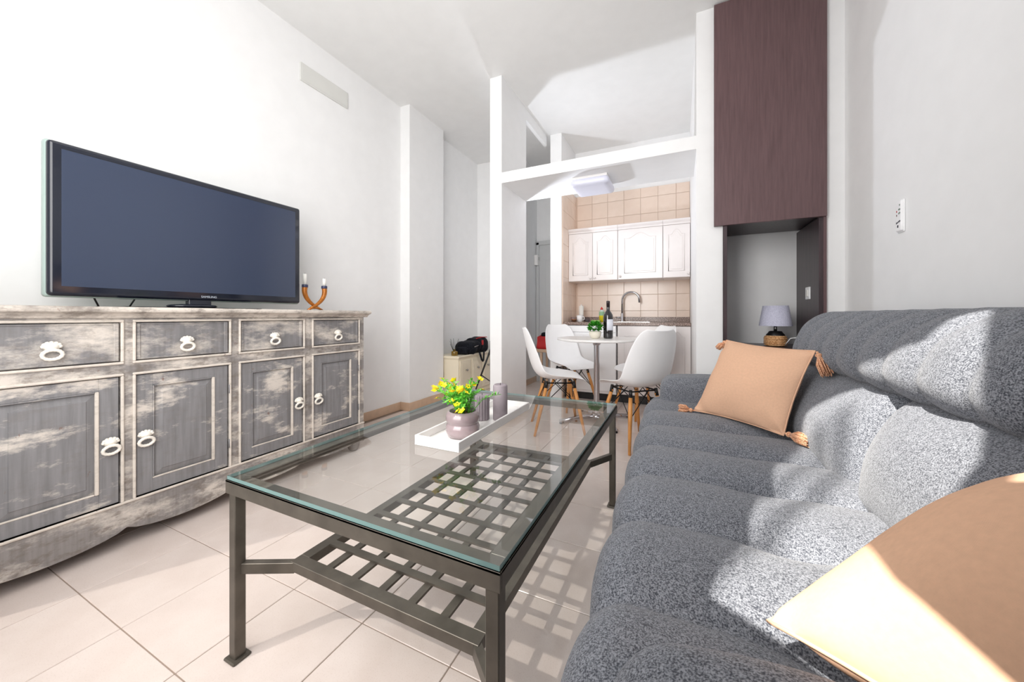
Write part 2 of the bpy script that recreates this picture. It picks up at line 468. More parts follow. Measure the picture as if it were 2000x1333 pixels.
# ------------------------------------------------------------------ sideboard
SX = -2.1
sb = thing('sideboard', 'distressed grey and white painted sideboard with drawers and panelled doors', 'sideboard', (SX, 1.08, 0))
def L(o, p=sb):  # keep world coordinates while parented
    o.matrix_parent_inverse = Matrix.Translation(-p.location) if p.rotation_euler.z == 0 else p.matrix_basis.inverted()
    return o
cols = [(.295, .657), (.703, 1.051), (1.106, 1.452), (1.52, 1.871)]
Y0, Y1 = .245, 1.918
L(MB().box(XL + .005, SX - .025, Y0, Y1, .11, .966).build('carcass', PAINTF, sb, .002))
fr = MB()
ys = [Y0] + [q for c_ in cols for q in c_] + [Y1]
for k in range(0, len(ys), 2): fr.box(SX - .025, SX, ys[k], ys[k + 1], .19, .966)
for a, b2 in cols:
    fr.box(SX - .025, SX, a, b2, .949, .966); fr.box(SX - .025, SX, a, b2, .725, .784); fr.box(SX - .025, SX, a, b2, .19, .2)
L(fr.build('face_frame', PAINTF, sb))
# scalloped apron
cusp = [Y0 + .03, .676, 1.078, 1.486, Y1 - .03]
pts = [(Y1, .2), (Y0, .2), (Y0, .06), (Y0 + .03, .085)]
for k in range(4):
    a, b2 = cusp[k], cusp[k + 1]
    for t in range(1, 15):
        u = t / 14
        pts.append((a + (b2 - a) * u, .090 - .036 * max(0, sin(pi * u)) ** .6))
pts += [(Y1, .06)]
L(MB().prism(pts, SX - .025, SX + .004).build('apron', PAINTF, sb, .002, 1))
L(MB().box(SX + .004, SX + .010, Y0, Y1, .192, .202).build('apron_bead', BEAD, sb, .003))
# top with moulded edge
tp = [(SX - .02, .966), (SX + .012, .966), (SX + .018, .974), (SX + .03, .984), (SX + .044, .988), (SX + .052, .992), (SX + .054, 1.002), (SX + .05, 1.012), (XL + .004, 1.012), (XL + .004, .966)]
L(MB().prism(tp, Y0 - .03, Y1 + .026, 'y').build('top', PAINTT, sb, .002, 1))
for y in (Y0 + .05, Y1 - .05):
    for x in (SX - .045, XL + .06):
        L(MB().lathe([(.022, .11), (.028, .095), (.022, .085), (.036, .07), (.042, .045), (.036, .015), (.022, 0)], (x, y, 0), 20).build('foot', PAINTF, sb))
def bead(y0, y1, z0, z1, w=.010, d=.008):
    b = MB(); x0, x1 = SX - .004, SX + d
    b.box(x0, x1, y0 - w, y1 + w, z1, z1 + w); b.box(x0, x1, y0 - w, y1 + w, z0 - w, z0)
    b.box(x0, x1, y0 - w, y0, z0, z1); b.box(x0, x1, y1, y1 + w, z0, z1)
    return L(b.build('beading', BEAD, sb, .003, 1))
def ring_handle(y, z, par, sc=1.0):
    """cast rosette with an oval ring hanging from it"""
    x = SX + .002
    hb = MB()
    hb.lathe([(.021, 0), (.023, .004), (.019, .009), (.012, .015), (.006, .019), (0, .02)], (0, 0, 0), 16, sx=.72)
    # five petals on the rosette
    for k in range(7):
        a = pi * k / 6
        hb.lathe([(.0075, 0), (.006, .007), (0, .009)], (-.015 * sin(a) * .9, .020 * cos(a), .002), 8)
    rot = Matrix.Rotation(pi / 2, 4, 'Y')
    hb.v = [tuple(rot @ Vector(p)) for p in hb.v]
    o = hb.build('handle', HANDLE, par)
    o.location = (x, y, z); o.scale = (sc, sc, sc)
    rg = MB()
    ptsr = [(.012 + .004 * cos(t), .024 * sin(t) * (1 + .0 * cos(t)), -.030 + .0175 * cos(t)) for t in [2 * pi * k / 28 for k in range(28)]]
    rr = [.0055 + (.0012 if k % 2 else 0) for k in range(28)]
    rg.tube(ptsr, rr, 8, closed=True)
    r = rg.build('ring', HANDLE, o)
    return o
for ci, (a, b2) in enumerate(cols):
    bead(a, b2, .784, .949); bead(a, b2, .2, .725)
    # drawer
    d = thing('drawer_tmp', '', 'x'); bpy.data.objects.remove(d)
    dr = MB(); g = .004
    dr.box(SX - .02, SX - .006, a + g, b2 - g, .784 + g, .949 - g)
    w = .012
    dr.box(SX - .008, SX + .001, b2 - g - w * 1.3, b2 - g, .784 + g, .949 - g)
    dr.box(SX - .008, SX - .001, a + g, a + g + w, .784 + g, .949 - g)
    dr.box(SX - .008, SX - .002, a + g, b2 - g, .949 - g - w * .6, .949 - g)
    dr.box(SX - .008, SX - .002, a + g, b2 - g, .784 + g, .784 + g + w * .7)
    o = dr.build('drawer', PAINTDR, sb, .002, 1); L(o)
    ring_handle((a + b2) / 2, .862, o)
    # door: frame, moulding, raised panel
    dm = MB(); z0, z1 = .2 + g, .725 - g; sw = .056
    dm.box(SX - .02, SX - .003, a + g, a + sw, z0, z1); dm.box(SX - .02, SX - .003, b2 - sw - .004, b2 - g, z0, z1)
    dm.box(SX - .02, SX - .003, a + sw, b2 - sw - .004, z1 - .05, z1); dm.box(SX - .02, SX - .003, a + sw, b2 - sw - .004, z0, z0 + .055)
    do = dm.build('door', PAINTD, sb, .0015, 1); L(do)
    pa, pb, pz0, pz1 = a + sw, b2 - sw - .004, z0 + .055, z1 - .05
    e = .034
    ps = MB()
    outer = [(SX - .016, pa, pz0), (SX - .016, pb, pz0), (SX - .016, pb, pz1), (SX - .016, pa, pz1)]
    inn = [(SX - .006, pa + e, pz0 + e), (SX - .006, pb - e, pz0 + e), (SX - .006, pb - e, pz1 - e), (SX - .006, pa + e, pz1 - e)]
    inn0 = [(SX - .0085, p[1] + (-.0025 if k in (0, 3) else .0025), p[2] + (-.0025 if k < 2 else .0025)) for k, p in enumerate(inn)]
    bk = [(SX - .02, p[1], p[2]) for p in outer]
    ps.add(outer + inn0 + inn + bk, [(8, 9, 10, 11)] + [(k, (k + 1) % 4, 4 + (k + 1) % 4, 4 + k) for k in range(4)] + [(4 + k, 4 + (k + 1) % 4, 8 + (k + 1) % 4, 8 + k) for k in range(4)]
           + [(12 + k, 12 + (k + 1) % 4, (k + 1) % 4, k) for k in range(4)] + [(15, 14, 13, 12)])
    L2 = ps.build('panel', PAINTD, do)
    mw = .011
    mo = MB(); mo.box(SX - .012, SX + .001, pb - mw, pb, pz0, pz1)
    mo.box(SX - .012, SX - .002, pa, pb - mw, pz0, pz0 + mw * .55)
    mo.build('panel_moulding', BEAD, do, .002, 1)
    mo = MB(); mo.box(SX - .012, SX - .001, pa, pa + mw * .5, pz0 + mw * .55, pz1); mo.box(SX - .012, SX - .001, pa + mw * .5, pb - mw, pz1 - mw * .5, pz1)
    mo.build('panel_moulding', PAINTD, do, .002, 1)
    hy = (b2 - .030) if ci in (0, 2) else (a + .030)
    ring_handle(hy, .462, do)
    hz = a - .001 if ci in (0, 2) else b2 + .001
    for z in (.32, .60): MB().tube([(SX + .003, hz, z - .022), (SX + .003, hz, z + .022)], .004, 8).build('hinge', PAINTD, do)

# ------------------------------------------------------------------ television
TX = -2.30
tv = thing('television', 'large flat black television on an oval stand on the sideboard', 'television', (TX, 1.04, 1.012))
tvb = MB().box(TX - .055, TX, .512, 1.572, 1.058, 1.692).build('casing', TVGLOSS, tv, .014, 3, smooth_angle=.6); L(tvb, tv)
L(MB().box(TX - .058, TX - .018, .506, 1.577, 1.053, 1.696).build('rear_trim', TVTRIM, tv, .012, 3, smooth_angle=.6), tv)
L(MB().box(TX - .002, TX + .0012, .548, 1.536, 1.098, 1.662).build('screen', SCREEN, tv), tv)
L(MB().box(TX - .03, TX - .0005 + .0015, .545, 1.539, 1.6615, 1.664).build('screen_edge', BLACK, tv), tv)
L(MB().box(TX - .05, TX - .012, .975, 1.075, 1.03, 1.075).build('neck', TVGLOSS, tv, .004), tv)
L(MB().lathe([(.0, 0), (.09, .0), (.105, .004), (.108, .009), (.10, .014), (.05, .019), (0, .02)], (TX - .03, 1.0, 1.018), 36, sx=.55, sy=1.0, cap=False).build('stand_dish', TVGLOSS, tv), tv)
L(MB().box(TX - .13, TX + .05, .72, 1.30, 1.0125, 1.019).build('base_plate', BLACK, tv, .003), tv)
fc = bpy.data.curves.new('logo', 'FONT'); fc.body = 'SAMSUNG'; fc.size = .0155; fc.extrude = .0003; fc.align_x = 'CENTER'
fc.materials.append(plain('logo_silver', (190, 198, 208), .3))
lt_ = bpy.data.objects.new('logo_text', fc); COL.objects.link(lt_)
lm_ = bpy.data.meshes.new_from_object(lt_.evaluated_get(bpy.context.evaluated_depsgraph_get())); bpy.data.objects.remove(lt_)
lg = bpy.data.objects.new('logo', lm_); COL.objects.link(lg); lg.parent = tv
lg.location = (.0008, 1.058 - 1.04, 1.072 - 1.012); lg.rotation_euler = (pi / 2, 0, pi / 2)
for k, (ya, yb) in enumerate(((.645, .675), (.80, .775))):
    cb = MB().tube([(TX - .06, ya, 1.09), (TX - .07, (ya + yb) / 2 , 1.05), (TX - .08, yb, 1.018), (TX - .16, yb + .01, 1.016)], .0035, 6).build('tv_cable', BLACK)
    tag(cb, ('black cable under the television nearest its outer corner' if k == 0 else 'black cable under the television nearer to the stand'), 'cable', 'cables under the television')

# candle holder: two crossing horns
chx, chy, chz = -2.36, 1.72, 1.012
ch = thing('candle_holder', 'ornate brown and blue twin candle holder of crossing horns', 'candle holder', (chx, chy, chz))
for sgn in (-1, 1):
    pts = []; rr = []
    for k in range(14):
        u = k / 13
        y = sgn * (-.035 + .105 * sin(u * pi * .58) / sin(pi * .58)); z = .022 + .148 * u ** 1.35
        pts.append((.006 * sgn, y, z)); rr.append(.006 + .012 * u ** .6)
    MB().tube(pts, rr, 12).build('horn', GOLD, ch)
    MB().lathe([(.0185, 0), (.020, .002), (.020, .018), (.0185, .02)], (.006 * sgn, sgn * .0705, .162), 16).build('socket', BLUEBAND, ch)
MB().tube([(0, -.055, .005), (0, -.02, .022), (0, .02, .022), (0, .06, .005)], [.006, .010, .010, .006], 10).build('base', GOLD, ch)
for sgn, h, lb in ((-1, .072, 'taller white candle stub next to the television edge'), (1, .05, 'shorter white candle in the outer horn of the candle holder')):
    c_ = thing('candle', lb, 'candle', (chx + .006 * sgn, chy + sgn * .0705, chz + .182), group='white candles in the horn holder')
    MB().lathe([(.012, 0), (.012, h), (.009, h + .003), (0, h + .003)], seg=14).build('wax', WAX, c_)
    MB().tube([(0, 0, h), (.001, 0, h + .010)], .001, 5).build('wick', BLACK, c_)

# ------------------------------------------------------------------ coffee table
ct = thing('coffee_table', 'low grey iron coffee table with glass top and lattice shelf', 'table', (-.72, 1.24, 0))
def CT(o): return L(o, ct)
x0, x1, y0, y1 = -1.164, -.292, .574, 1.902
rim = MB(); rw, rz0, rz1 = .042, .474, .512
CT(MB().box(x0, x1, y0, y0 + .006, rz0, rz1).box(x0, x1, y0, y0 + rw, rz1 - .006, rz1).build('front_rail', DARKMETAL, ct, .001, 1))
CT(MB().box(x0, x1, y1 - .006, y1, rz0, rz1).box(x0, x1, y1 - rw, y1, rz1 - .006, rz1).build('back_rail', DARKMETAL, ct, .001, 1))
CT(MB().box(x0, x0 + .006, y0 + .006, y1 - .006, rz0, rz1).box(x0, x0 + rw, y0 + rw, y1 - rw, rz1 - .006, rz1).build('side_rail', DARKMETAL, ct, .001, 1))
CT(MB().box(x1 - .006, x1, y0 + .006, y1 - .006, rz0, rz1).box(x1 - rw, x1, y0 + rw, y1 - rw, rz1 - .006, rz1).build('side_rail', DARKMETAL, ct, .001, 1))
g = MB(); gx0, gx1, gy0, gy1, gz0, gz1 = x0 + .003, x1 - .003, y0 + .003, y1 - .003, .5125, .5225
v8 = [(x, y, z) for z in (gz0, gz1) for y in (gy0, gy1) for x in (gx0, gx1)]
g.add(v8, [(4, 5, 7, 6)], 0); g.add(v8, [(0, 2, 3, 1)], 2); g.add(v8, [(0, 1, 5, 4), (2, 6, 7, 3), (0, 4, 6, 2), (1, 3, 7, 5)], 1)
gm = g.build('glass_top', [GLASS, GLASSEDGE, GLASSUNDER], ct); CT(gm)
lw = .029
for lx, ly in ((x0 + .006, y0 + .006), (x1 - .006 - lw, y0 + .006), (x0 + .006, y1 - .006 - lw), (x1 - .006 - lw, y1 - .006 - lw)):
    lo = CT(MB().box(lx, lx + lw, ly, ly + lw, .006, rz1 - .006).build('leg', DARKMETAL, ct, .002, 1))
    MB().box(lx - .010, lx + lw + .010, ly - .010, ly + lw + .010, 0, .008).build('foot_plate', DARKMETAL, lo, .003, 1)
sx0, sx1, sy0, sy1, sz = -1.010, -.388, .660, 1.745, .272
fw = .034
for nm, bx in (('shelf_frame_bar', (sx0, sx1, sy0, sy0 + fw)), ('shelf_frame_bar', (sx0, sx1, sy1 - fw, sy1)), ('shelf_frame_bar', (sx0, sx0 + fw, sy0 + fw, sy1 - fw)), ('shelf_frame_bar', (sx1 - fw, sx1, sy0 + fw, sy1 - fw))):
    CT(MB().box(bx[0], bx[1], bx[2], bx[3], sz - .028, sz).build(nm, DARKMETAL, ct, .001, 1))
for k in range(1, 6):
    x = sx0 + fw / 2 + (sx1 - sx0 - fw) * k / 6
    CT(MB().box(x - .011, x + .011, sy0 + fw, sy1 - fw, sz - .012, sz - .005).build('slat', DARKMETAL, ct))
for k in range(1, 11):
    y = sy0 + fw / 2 + (sy1 - sy0 - fw) * k / 11
    CT(MB().box(sx0 + fw, sx1 - fw, y - .011, y + .011, sz - .005, sz + .001).build('slat', DARKMETAL, ct))
for (cx_, cy_), (lx, ly) in (((sx0 + .01, sy0 + .01), (x0 + .03, y0 + .03)), ((sx1 - .01, sy0 + .01), (x1 - .03, y0 + .03)), ((sx0 + .01, sy1 - .01), (x0 + .03, y1 - .03)), ((sx1 - .01, sy1 - .01), (x1 - .03, y1 - .03))):
    CT(MB().bar((cx_, cy_, sz - .017), (lx, ly, sz - .017), .020, .030).build('strut', DARKMETAL, ct, .001, 1))

# tray, pot, candles on the glass
GZ = .523
tr = thing('tray', 'long white rectangular tray lying on the glass table top', 'tray', (-.752, 1.30, GZ))
ta, tb, tc, td, th = -.092, .092, -.305, .305, .034
MB().box(ta, tb, tc, td, 0, .006).build('bottom', WHITE, tr, .001, 1)
for bx in ((ta, ta + .008, tc, td), (tb - .008, tb, tc, td), (ta + .008, tb - .008, tc, tc + .008), (ta + .008, tb - .008, td - .008, td)):
    MB().box(bx[0], bx[1], bx[2], bx[3], .006, th).build('side', WHITE, tr, .0015, 1)
TZ = GZ + .006
fp = thing('flower_pot', 'mauve glazed pot of small yellow flowers at the tray end', 'potted plant', (-.735, 1.135, TZ))
MB().lathe([(.045, 0), (.056, .004), (.062, .018), (.063, .036), (.059, .047), (.0565, .050), (.060, .054), (.063, .066), (.061, .082), (.053, .093), (.050, .094), (.048, .091), (.048, .07)], seg=40, cap=True).build('pot', POTM, fp)
MB().lathe([(0, .080), (.03, .083), (.0485, .079)], seg=24, cap=False).build('soil', SOIL, fp)
stems = MB(); leaves = MB(); tips = []
rnd = random.Random(11)
def leaf(mb, p, d, n, l, w):
    d = d.normalized(); s_ = d.cross(n).normalized(); n = s_.cross(d).normalized()
    a = p; b = p + d * l * .5 + s_ * w * .5 + n * l * .06; c = p + d * l; e = p + d * l * .5 - s_ * w * .5 + n * l * .06; mid = p + d * l * .5 - n * l * .04
    mb.add([a, b, c, e, mid], [(0, 4, 1), (1, 4, 2), (2, 4, 3), (3, 4, 0)], 0, False)
for k in range(46):
    a = rnd.uniform(0, 2 * pi); rb = rnd.uniform(0, .03); sp_ = rnd.uniform(.015, .118); hh = rnd.uniform(.055, .140) if k > 2 else .170
    p0 = Vector((rb * cos(a), rb * sin(a), .08)); p2 = Vector(((rb + sp_) * cos(a), (rb + sp_) * sin(a), .08 + hh * (1 - .25 * sp_ / .085)))
    p1 = (p0 + p2) / 2 + Vector((-.01 * cos(a), -.01 * sin(a), .02))
    path = [p0, p0.lerp(p1, .6), p1, p1.lerp(p2, .5) + Vector((0, 0, .004)), p2]
    stems.tube(path, [.0016, .0014, .0012, .001, .0009], 5)
    tips.append(p2)
    for q in range(20):
        u = rnd.uniform(.15, .95); i = min(3, int(u * 4)); pp = path[i].lerp(path[i + 1], u * 4 - i)
        dd = Vector((rnd.uniform(-1, 1), rnd.uniform(-1, 1), rnd.uniform(-.2, .9)))
        leaf(leaves, pp, dd, Vector((rnd.uniform(-.4, .4), rnd.uniform(-.4, .4), 1)), rnd.uniform(.012, .022), rnd.uniform(.007, .011))
stuff(stems.build('stems', LEAF, fp)); stuff(leaves.build('foliage', LEAF, fp))
fl_me = None
for k, p in enumerate(tips[:34]):
    if fl_me is None:
        fm = MB()
        for q in range(5):
            t = 2 * pi * q / 5
            leaf(fm, Vector((0, 0, 0)), Vector((cos(t), sin(t), .35)), Vector((0, 0, 1)), .0155, .013)
        fm.lathe([(.003, 0), (.002, .004), (0, .005)], seg=8)
        fo = fm.build('flower', YELLOW, fp); fl_me = fo.data
    else:
        fo = bpy.data.objects.new('flower', fl_me); COL.objects.link(fo); fo.parent = fp
    fo.location = p; fo.rotation_euler = (rnd.uniform(-.8, .8), rnd.uniform(-.8, .8), rnd.uniform(0, 6)); s_ = rnd.uniform(.8, 1.15); fo.scale = (s_, s_, s_)
cd = thing('pillar_candle', 'tall smooth mauve pillar candle standing on the tray', 'candle', (-.70, 1.375, TZ))
MB().lathe([(.028, 0), (.031, .003), (.0315, .07), (.031, .146), (.026, .152), (.02, .150), (0, .148)], seg=32).build('wax', GREYWAX, cd)
MB().tube([(0, 0, .147), (.001, .001, .158)], .0012, 5).build('wick', BLACK, cd)
cd = thing('pillar_candle', 'short ribbed mauve candle behind the flower pot on the tray', 'candle', (-.772, 1.345, TZ))
rb = MB(); prof = [(.0, 0), (.9, 0), (1, .03), (1, .95), (.93, 1), (0, .99)]; vs = []; fs = []; sg = 64
for k in range(sg):
    r_ = .030 * (1 + (.045 if k % 4 < 2 else -.045)); a = 2 * pi * k / sg
    for q, z in prof: vs.append((r_ * q * cos(a), r_ * q * sin(a), z * .105))
for k in range(sg):
    for i in range(5): fs.append((k * 6 + i, ((k + 1) % sg) * 6 + i, ((k + 1) % sg) * 6 + i + 1, k * 6 + i + 1))
rb.add(vs, fs); rb.build('wax', GREYWAX, cd)
MB().tube([(0, 0, .104), (0, .001, .114)], .0012, 5).build('wick', BLACK, cd)

# ------------------------------------------------------------------ sofa
def rbox(x0, x1, y0, y1, z0, z1, r, seg, disp=None):
    """rounded box as one closed grid mesh; disp(p, n) moves each point"""
    c = Vector(((x0 + x1) / 2, (y0 + y1) / 2, (z0 + z1) / 2)); hx, hy, hz = (x1 - x0) / 2, (y1 - y0) / 2, (z1 - z0) / 2
    hs = (hx, hy, hz); bm = bmesh.new(); cache = {}
    def vert(p):
        key = (round(p[0], 5), round(p[1], 5), round(p[2], 5))
        if key not in cache:
            q = Vector(p); inn = Vector([max(-(h - r), min(h - r, t)) for t, h in zip(q, hs)])
            d = q - inn
            n = d.normalized() if d.length > 1e-9 else Vector((0, 0, 1))
            pos = inn + n * r
            w = pos + c
            if disp: w = disp(w, n)
            cache[key] = bm.verts.new(w)
        return cache[key]
    for ax in range(3):
        u, w_ = [k for k in range(3) if k != ax]
        nu, nw = seg[u], seg[w_]
        for sg_ in (-1, 1):
            for i in range(nu):
                for j in range(nw):
                    q = []
                    for di, dj in ((0, 0), (1, 0), (1, 1), (0, 1)):
                        p = [0, 0, 0]; p[ax] = sg_ * hs[ax]
                        p[u] = -hs[u] + 2 * hs[u] * (i + di) / nu; p[w_] = -hs[w_] + 2 * hs[w_] * (j + dj) / nw
                        q.append(vert(p))
                    try: bm.faces.new(q)
                    except ValueError: pass
    bmesh.ops.recalc_face_normals(bm, faces=bm.faces)
    return bm
def bmobj(bm, name, mat, parent=None, sub=0):
    me = bpy.data.meshes.new(name); bm.to_mesh(me); bm.free()
    for p in me.polygons: p.use_smooth = True
    me.materials.append(mat); o = bpy.data.objects.new(name, me); COL.objects.link(o)
    if parent is not None: o.parent = parent
    if sub: o.modifiers.new('smooth', 'SUBSURF').levels = sub; o.modifiers[0].render_levels = sub
    return o
sf = thing('sofa', 'long grey boucle sofa with channelled seat along the right wall', 'sofa', (.4, 1.4, 0))
def SF(o): return L(o, sf)
def lobe(t, sharp=.5):  # 0 at the seams, 1 between them
    return abs(sin(pi * t)) ** sharp
CH = .292; CH0 = .70
def seat_disp(p, n):
    t = (p.y - CH0) / CH
    lb = lobe(t, .42)
    q = p.copy()
    puff = .042 * (lb - .6)
    # pinched line halfway back
    dx = (p.x - .21) / .07
    pin = math.exp(-dx * dx)
    ts_ = abs((t % 1.0)); near = min(ts_, 1 - ts_)
    puff -= .026 * pin * math.exp(-(near / .16) ** 2)
    wt = max(0, n.z) + .55 * max(0, -n.x)
    q += n * puff * wt
    # crown of the cushion and droop of the front roll
    if n.z > .1: q.z += .012 * (1 - ((p.x - .15) / .5) ** 2) * n.z
    return q
SF(bmobj(rbox(-.175, .62, .40, 2.56, .16, .448, .085, (40, 220, 14), seat_disp), 'seat_cushion', SOFA, sf))
SF(bmobj(rbox(-.15, .80, .42, 2.54, .045, .22, .03, (10, 20, 6)), 'base', SOFA, sf))
for y in (.5, 2.45):
    for x in (-.12, .7):
        SF(MB().lathe([(.022, 0), (.026, .05), (.026, .06)], (x, y, 0), 14).build('foot', BLACK, sf))
def backwarp(p, n, lean=.34, z0=.45):
    q = p.copy(); q.x += (p.z - z0) * lean; return q
def lumbar(y0, y1, bulge=.055):
    def d(p, n):
        v_ = (p.y - y0) / (y1 - y0); w_ = (p.z - .44) / .32
        q = p.copy()
        b_ = max(0, 1 - (2 * v_ - 1) ** 4) * max(0, 1 - (2 * w_ - 1) ** 2)
        q.x -= bulge * max(0, b_) * max(0, -n.x)
        # soft diagonal creases
        q.x += .008 * sin(9 * v_ + 5 * w_) * max(0, -n.x) * b_
        return backwarp(q, n)
    return d
def head(y0, y1, fl=.010, bulge=.04, nch=7):
    def d(p, n):
        v_ = (p.y - y0) / (y1 - y0); w_ = max(0, min(1, (p.z - .72) / .26))
        q = p.copy()
        b_ = max(0, 1 - (2 * v_ - 1) ** 6) * max(0, sin(pi * w_))
        q.x -= bulge * max(0, b_) * max(0, -n.x)
        q += n * fl * (lobe(v_ * nch, .6) - .6) * (max(0, -n.x) + max(0, n.z))
        return backwarp(q, n)
    return d
SF(bmobj(rbox(.46, .70, 1.40, 2.36, .40, .765, .07, (12, 60, 26), lumbar(1.40, 2.36)), 'back_cushion', SOFA, sf))
SF(bmobj(rbox(.46, .70, .42, 1.40, .40, .765, .07, (12, 60, 26), lumbar(.42, 1.40, .07)), 'back_cushion', SOFA, sf))
SF(bmobj(rbox(.44, .66, .93, 2.36, .735, .99, .085, (14, 100, 26), head(.93, 2.36, .017, .04, 9)), 'headrest', SOFA, sf))
SF(bmobj(rbox(.415, .66, .40, .93, .72, .985, .09, (14, 50, 26), head(.40, .93, .004, .05, 3)), 'headrest', SOFA, sf))
SF(bmobj(rbox(.62, .80, .42, 2.40, .10, .90, .05, (10, 40, 20), lambda p, n: backwarp(p, n, .12)), 'back_frame', SOFA, sf))
def arm_disp(p, n):
    q = p.copy(); u = (p.x + .1) / .75
    q.z += .02 * sin(pi * max(0, min(1, u))) * max(0, n.z)
    return q
SF(bmobj(rbox(-.095, .66, 2.30, 2.57, .40, .60, .07, (40, 20, 14), arm_disp), 'arm', SOFA, sf))
def arm_disp2(p, n):
    q = arm_disp(p, n)
    u = (p.x + .1) / .75
    q.z += (.012 * sin(14 * p.x) + .008 * sin(23 * p.y)) * max(0, n.z) * (1 if u < .5 else .5)
    return q
SF(bmobj(rbox(-.10, .66, .17, .575, .34, .545, .085, (50, 30, 14), arm_disp2), 'arm', SOFA, sf))

sf.rotation_euler.z = radians(.9)
# cushions
def cushion(name, corners, thick, label, mat, edge=.06, tuck=0, side=1):
    TL, TR, BR, BL = [Vector(c_) for c_ in corners]
    ctr = (TL + TR + BR + BL) / 4
    nrm = (TR - TL).cross(BL - TL).normalized() * -1 * side
    root = thing(name, label, 'cushion', ctr)
    N = 30; bm = bmesh.new(); uvl = bm.loops.layers.uv.new('UVMap'); grid = {}
    rn = random.Random(3)
    def pos(u, v, s_):
        eu = 1 - edge * (1 - v * v) * 1.0; ev = 1 - edge * (1 - u * u) * 1.0
        uu = u * eu; vv = v * ev
        top = TL.lerp(TR, (uu + 1) / 2); bot = BL.lerp(BR, (uu + 1) / 2)
        p = top.lerp(bot, (vv + 1) / 2)
        hgt = thick / 2 * (max(0, 1 - u * u) ** .5) * (max(0, 1 - v * v) ** .5)
        hgt = hgt ** 1.0 * (.75 + .25 * (max(0, (1 - u ** 4) * (1 - v ** 4))))
        wr = .0035 * sin(7 * u + 3 * v) * sin(5 * v - 2 * u) + .003 * sin(16 * (u + v)) * max(0, v * v * u)
        cr = (abs(u) ** 3) * (abs(v) ** 3)
        wr += .010 * cr * sin(12 * (u - v))
        return p + nrm * s_ * (hgt + (wr if hgt > .004 else 0)) - ctr
    for s_ in (1, -1):
        for i in range(N + 1):
            for j in range(N + 1):
                u = sin((2 * i / N - 1) * pi / 2); v = sin((2 * j / N - 1) * pi / 2)
                if s_ == -1 and (i in (0, N) or j in (0, N)): grid[s_, i, j] = grid[1, i, j]
                else: grid[s_, i, j] = bm.verts.new(pos(u, v, s_))
        for i in range(N):
            for j in range(N):
                q = [grid[s_, i, j], grid[s_, i + 1, j], grid[s_, i + 1, j + 1], grid[s_, i, j + 1]]
                if s_ == -1: q = q[::-1]
                f = bm.faces.new(q)
                for lp, (a, b_) in zip(f.loops, [(i, j), (i + 1, j), (i + 1, j + 1), (i, j + 1)] if s_ == 1 else [(i, j + 1), (i + 1, j + 1), (i + 1, j), (i, j)]):
                    lp[uvl].uv = (a / N, b_ / N)
    bmesh.ops.recalc_face_normals(bm, faces=bm.faces)
    o = bmobj(bm, 'cover', mat, root)
    # piped seam round the edge
    ed = []
    for k in range(0, 4 * 40):
        s4, t = divmod(k, 40); t = t / 40 * 2 - 1
        u, v = ((t, -1), (1, t), (-t, 1), (-1, -t))[s4]
        ed.append(pos(u, v, 1))
    MB().tube(ed, .0032, 6, closed=True).build('seam', mat, root)
    return root, nrm, ctr
def tassel(root, ctr, p, d, ln=.075, r=.022, nm='tassel'):
    p = Vector(p) - ctr; d = Vector(d).normalized()
    tb_ = MB(); rn = random.Random(int(abs(p.x) * 1e4))
    tb_.tube([p, p + d * .012], [.005, .004], 6)
    kn = p + d * .016
    tb_.tube([kn - d * .009, kn - d * .005, kn, kn + d * .006, kn + d * .010], [.004, .010, .0125, .010, .007], 10)
    o = tb_.build(nm, TASSEL, root)
    a = d.orthogonal().normalized(); b_ = d.cross(a)
    yn = MB()
    for k in range(60):
        t = rn.uniform(0, 2 * pi); q = sqrt(rn.random())
        off = (a * cos(t) + b_ * sin(t)) * q
        s0 = kn + d * .008 + off * .006
        e = kn + d * (ln * rn.uniform(.85, 1.05)) + off * r
        yn.tube([s0, s0.lerp(e, .4) + off * r * .45, e], [.0022, .0024, .0020], 5)
    f = yn.build('fringe', TASSEL, o); stuff(f)
    return o
fc_ = [(.233, 2.27, .842), (.500, 1.848, .832), (.385, 1.80, .485), (.070, 2.14, .470)]
root, nr, ctr = cushion('cushion', fc_, .17, 'peach cushion with tassels at the far end of the sofa', PEACH)
tassel(root, ctr, fc_[3], (-1, .1, .05), .06)
tassel(root, ctr, Vector(fc_[2]) + Vector((0, -.02, .015)), (.62, -.80, .0), .085, .022)
tassel(root, ctr, Vector(fc_[1]) + Vector((.004, -.006, -.002)), (.20, -.42, -.88), .085, .022)
tassel(root, ctr, fc_[0], (-.75, .3, -.9), .05, .016)
nc_ = [(.119, .645, .52), (.50, .85, .70), (.71, .565, .80), (.33, .36, .60)]
root, nr, ctr = cushion('cushion', nc_, .27, 'large peach cushion half in sunlight beside the near sofa arm', PEACH)

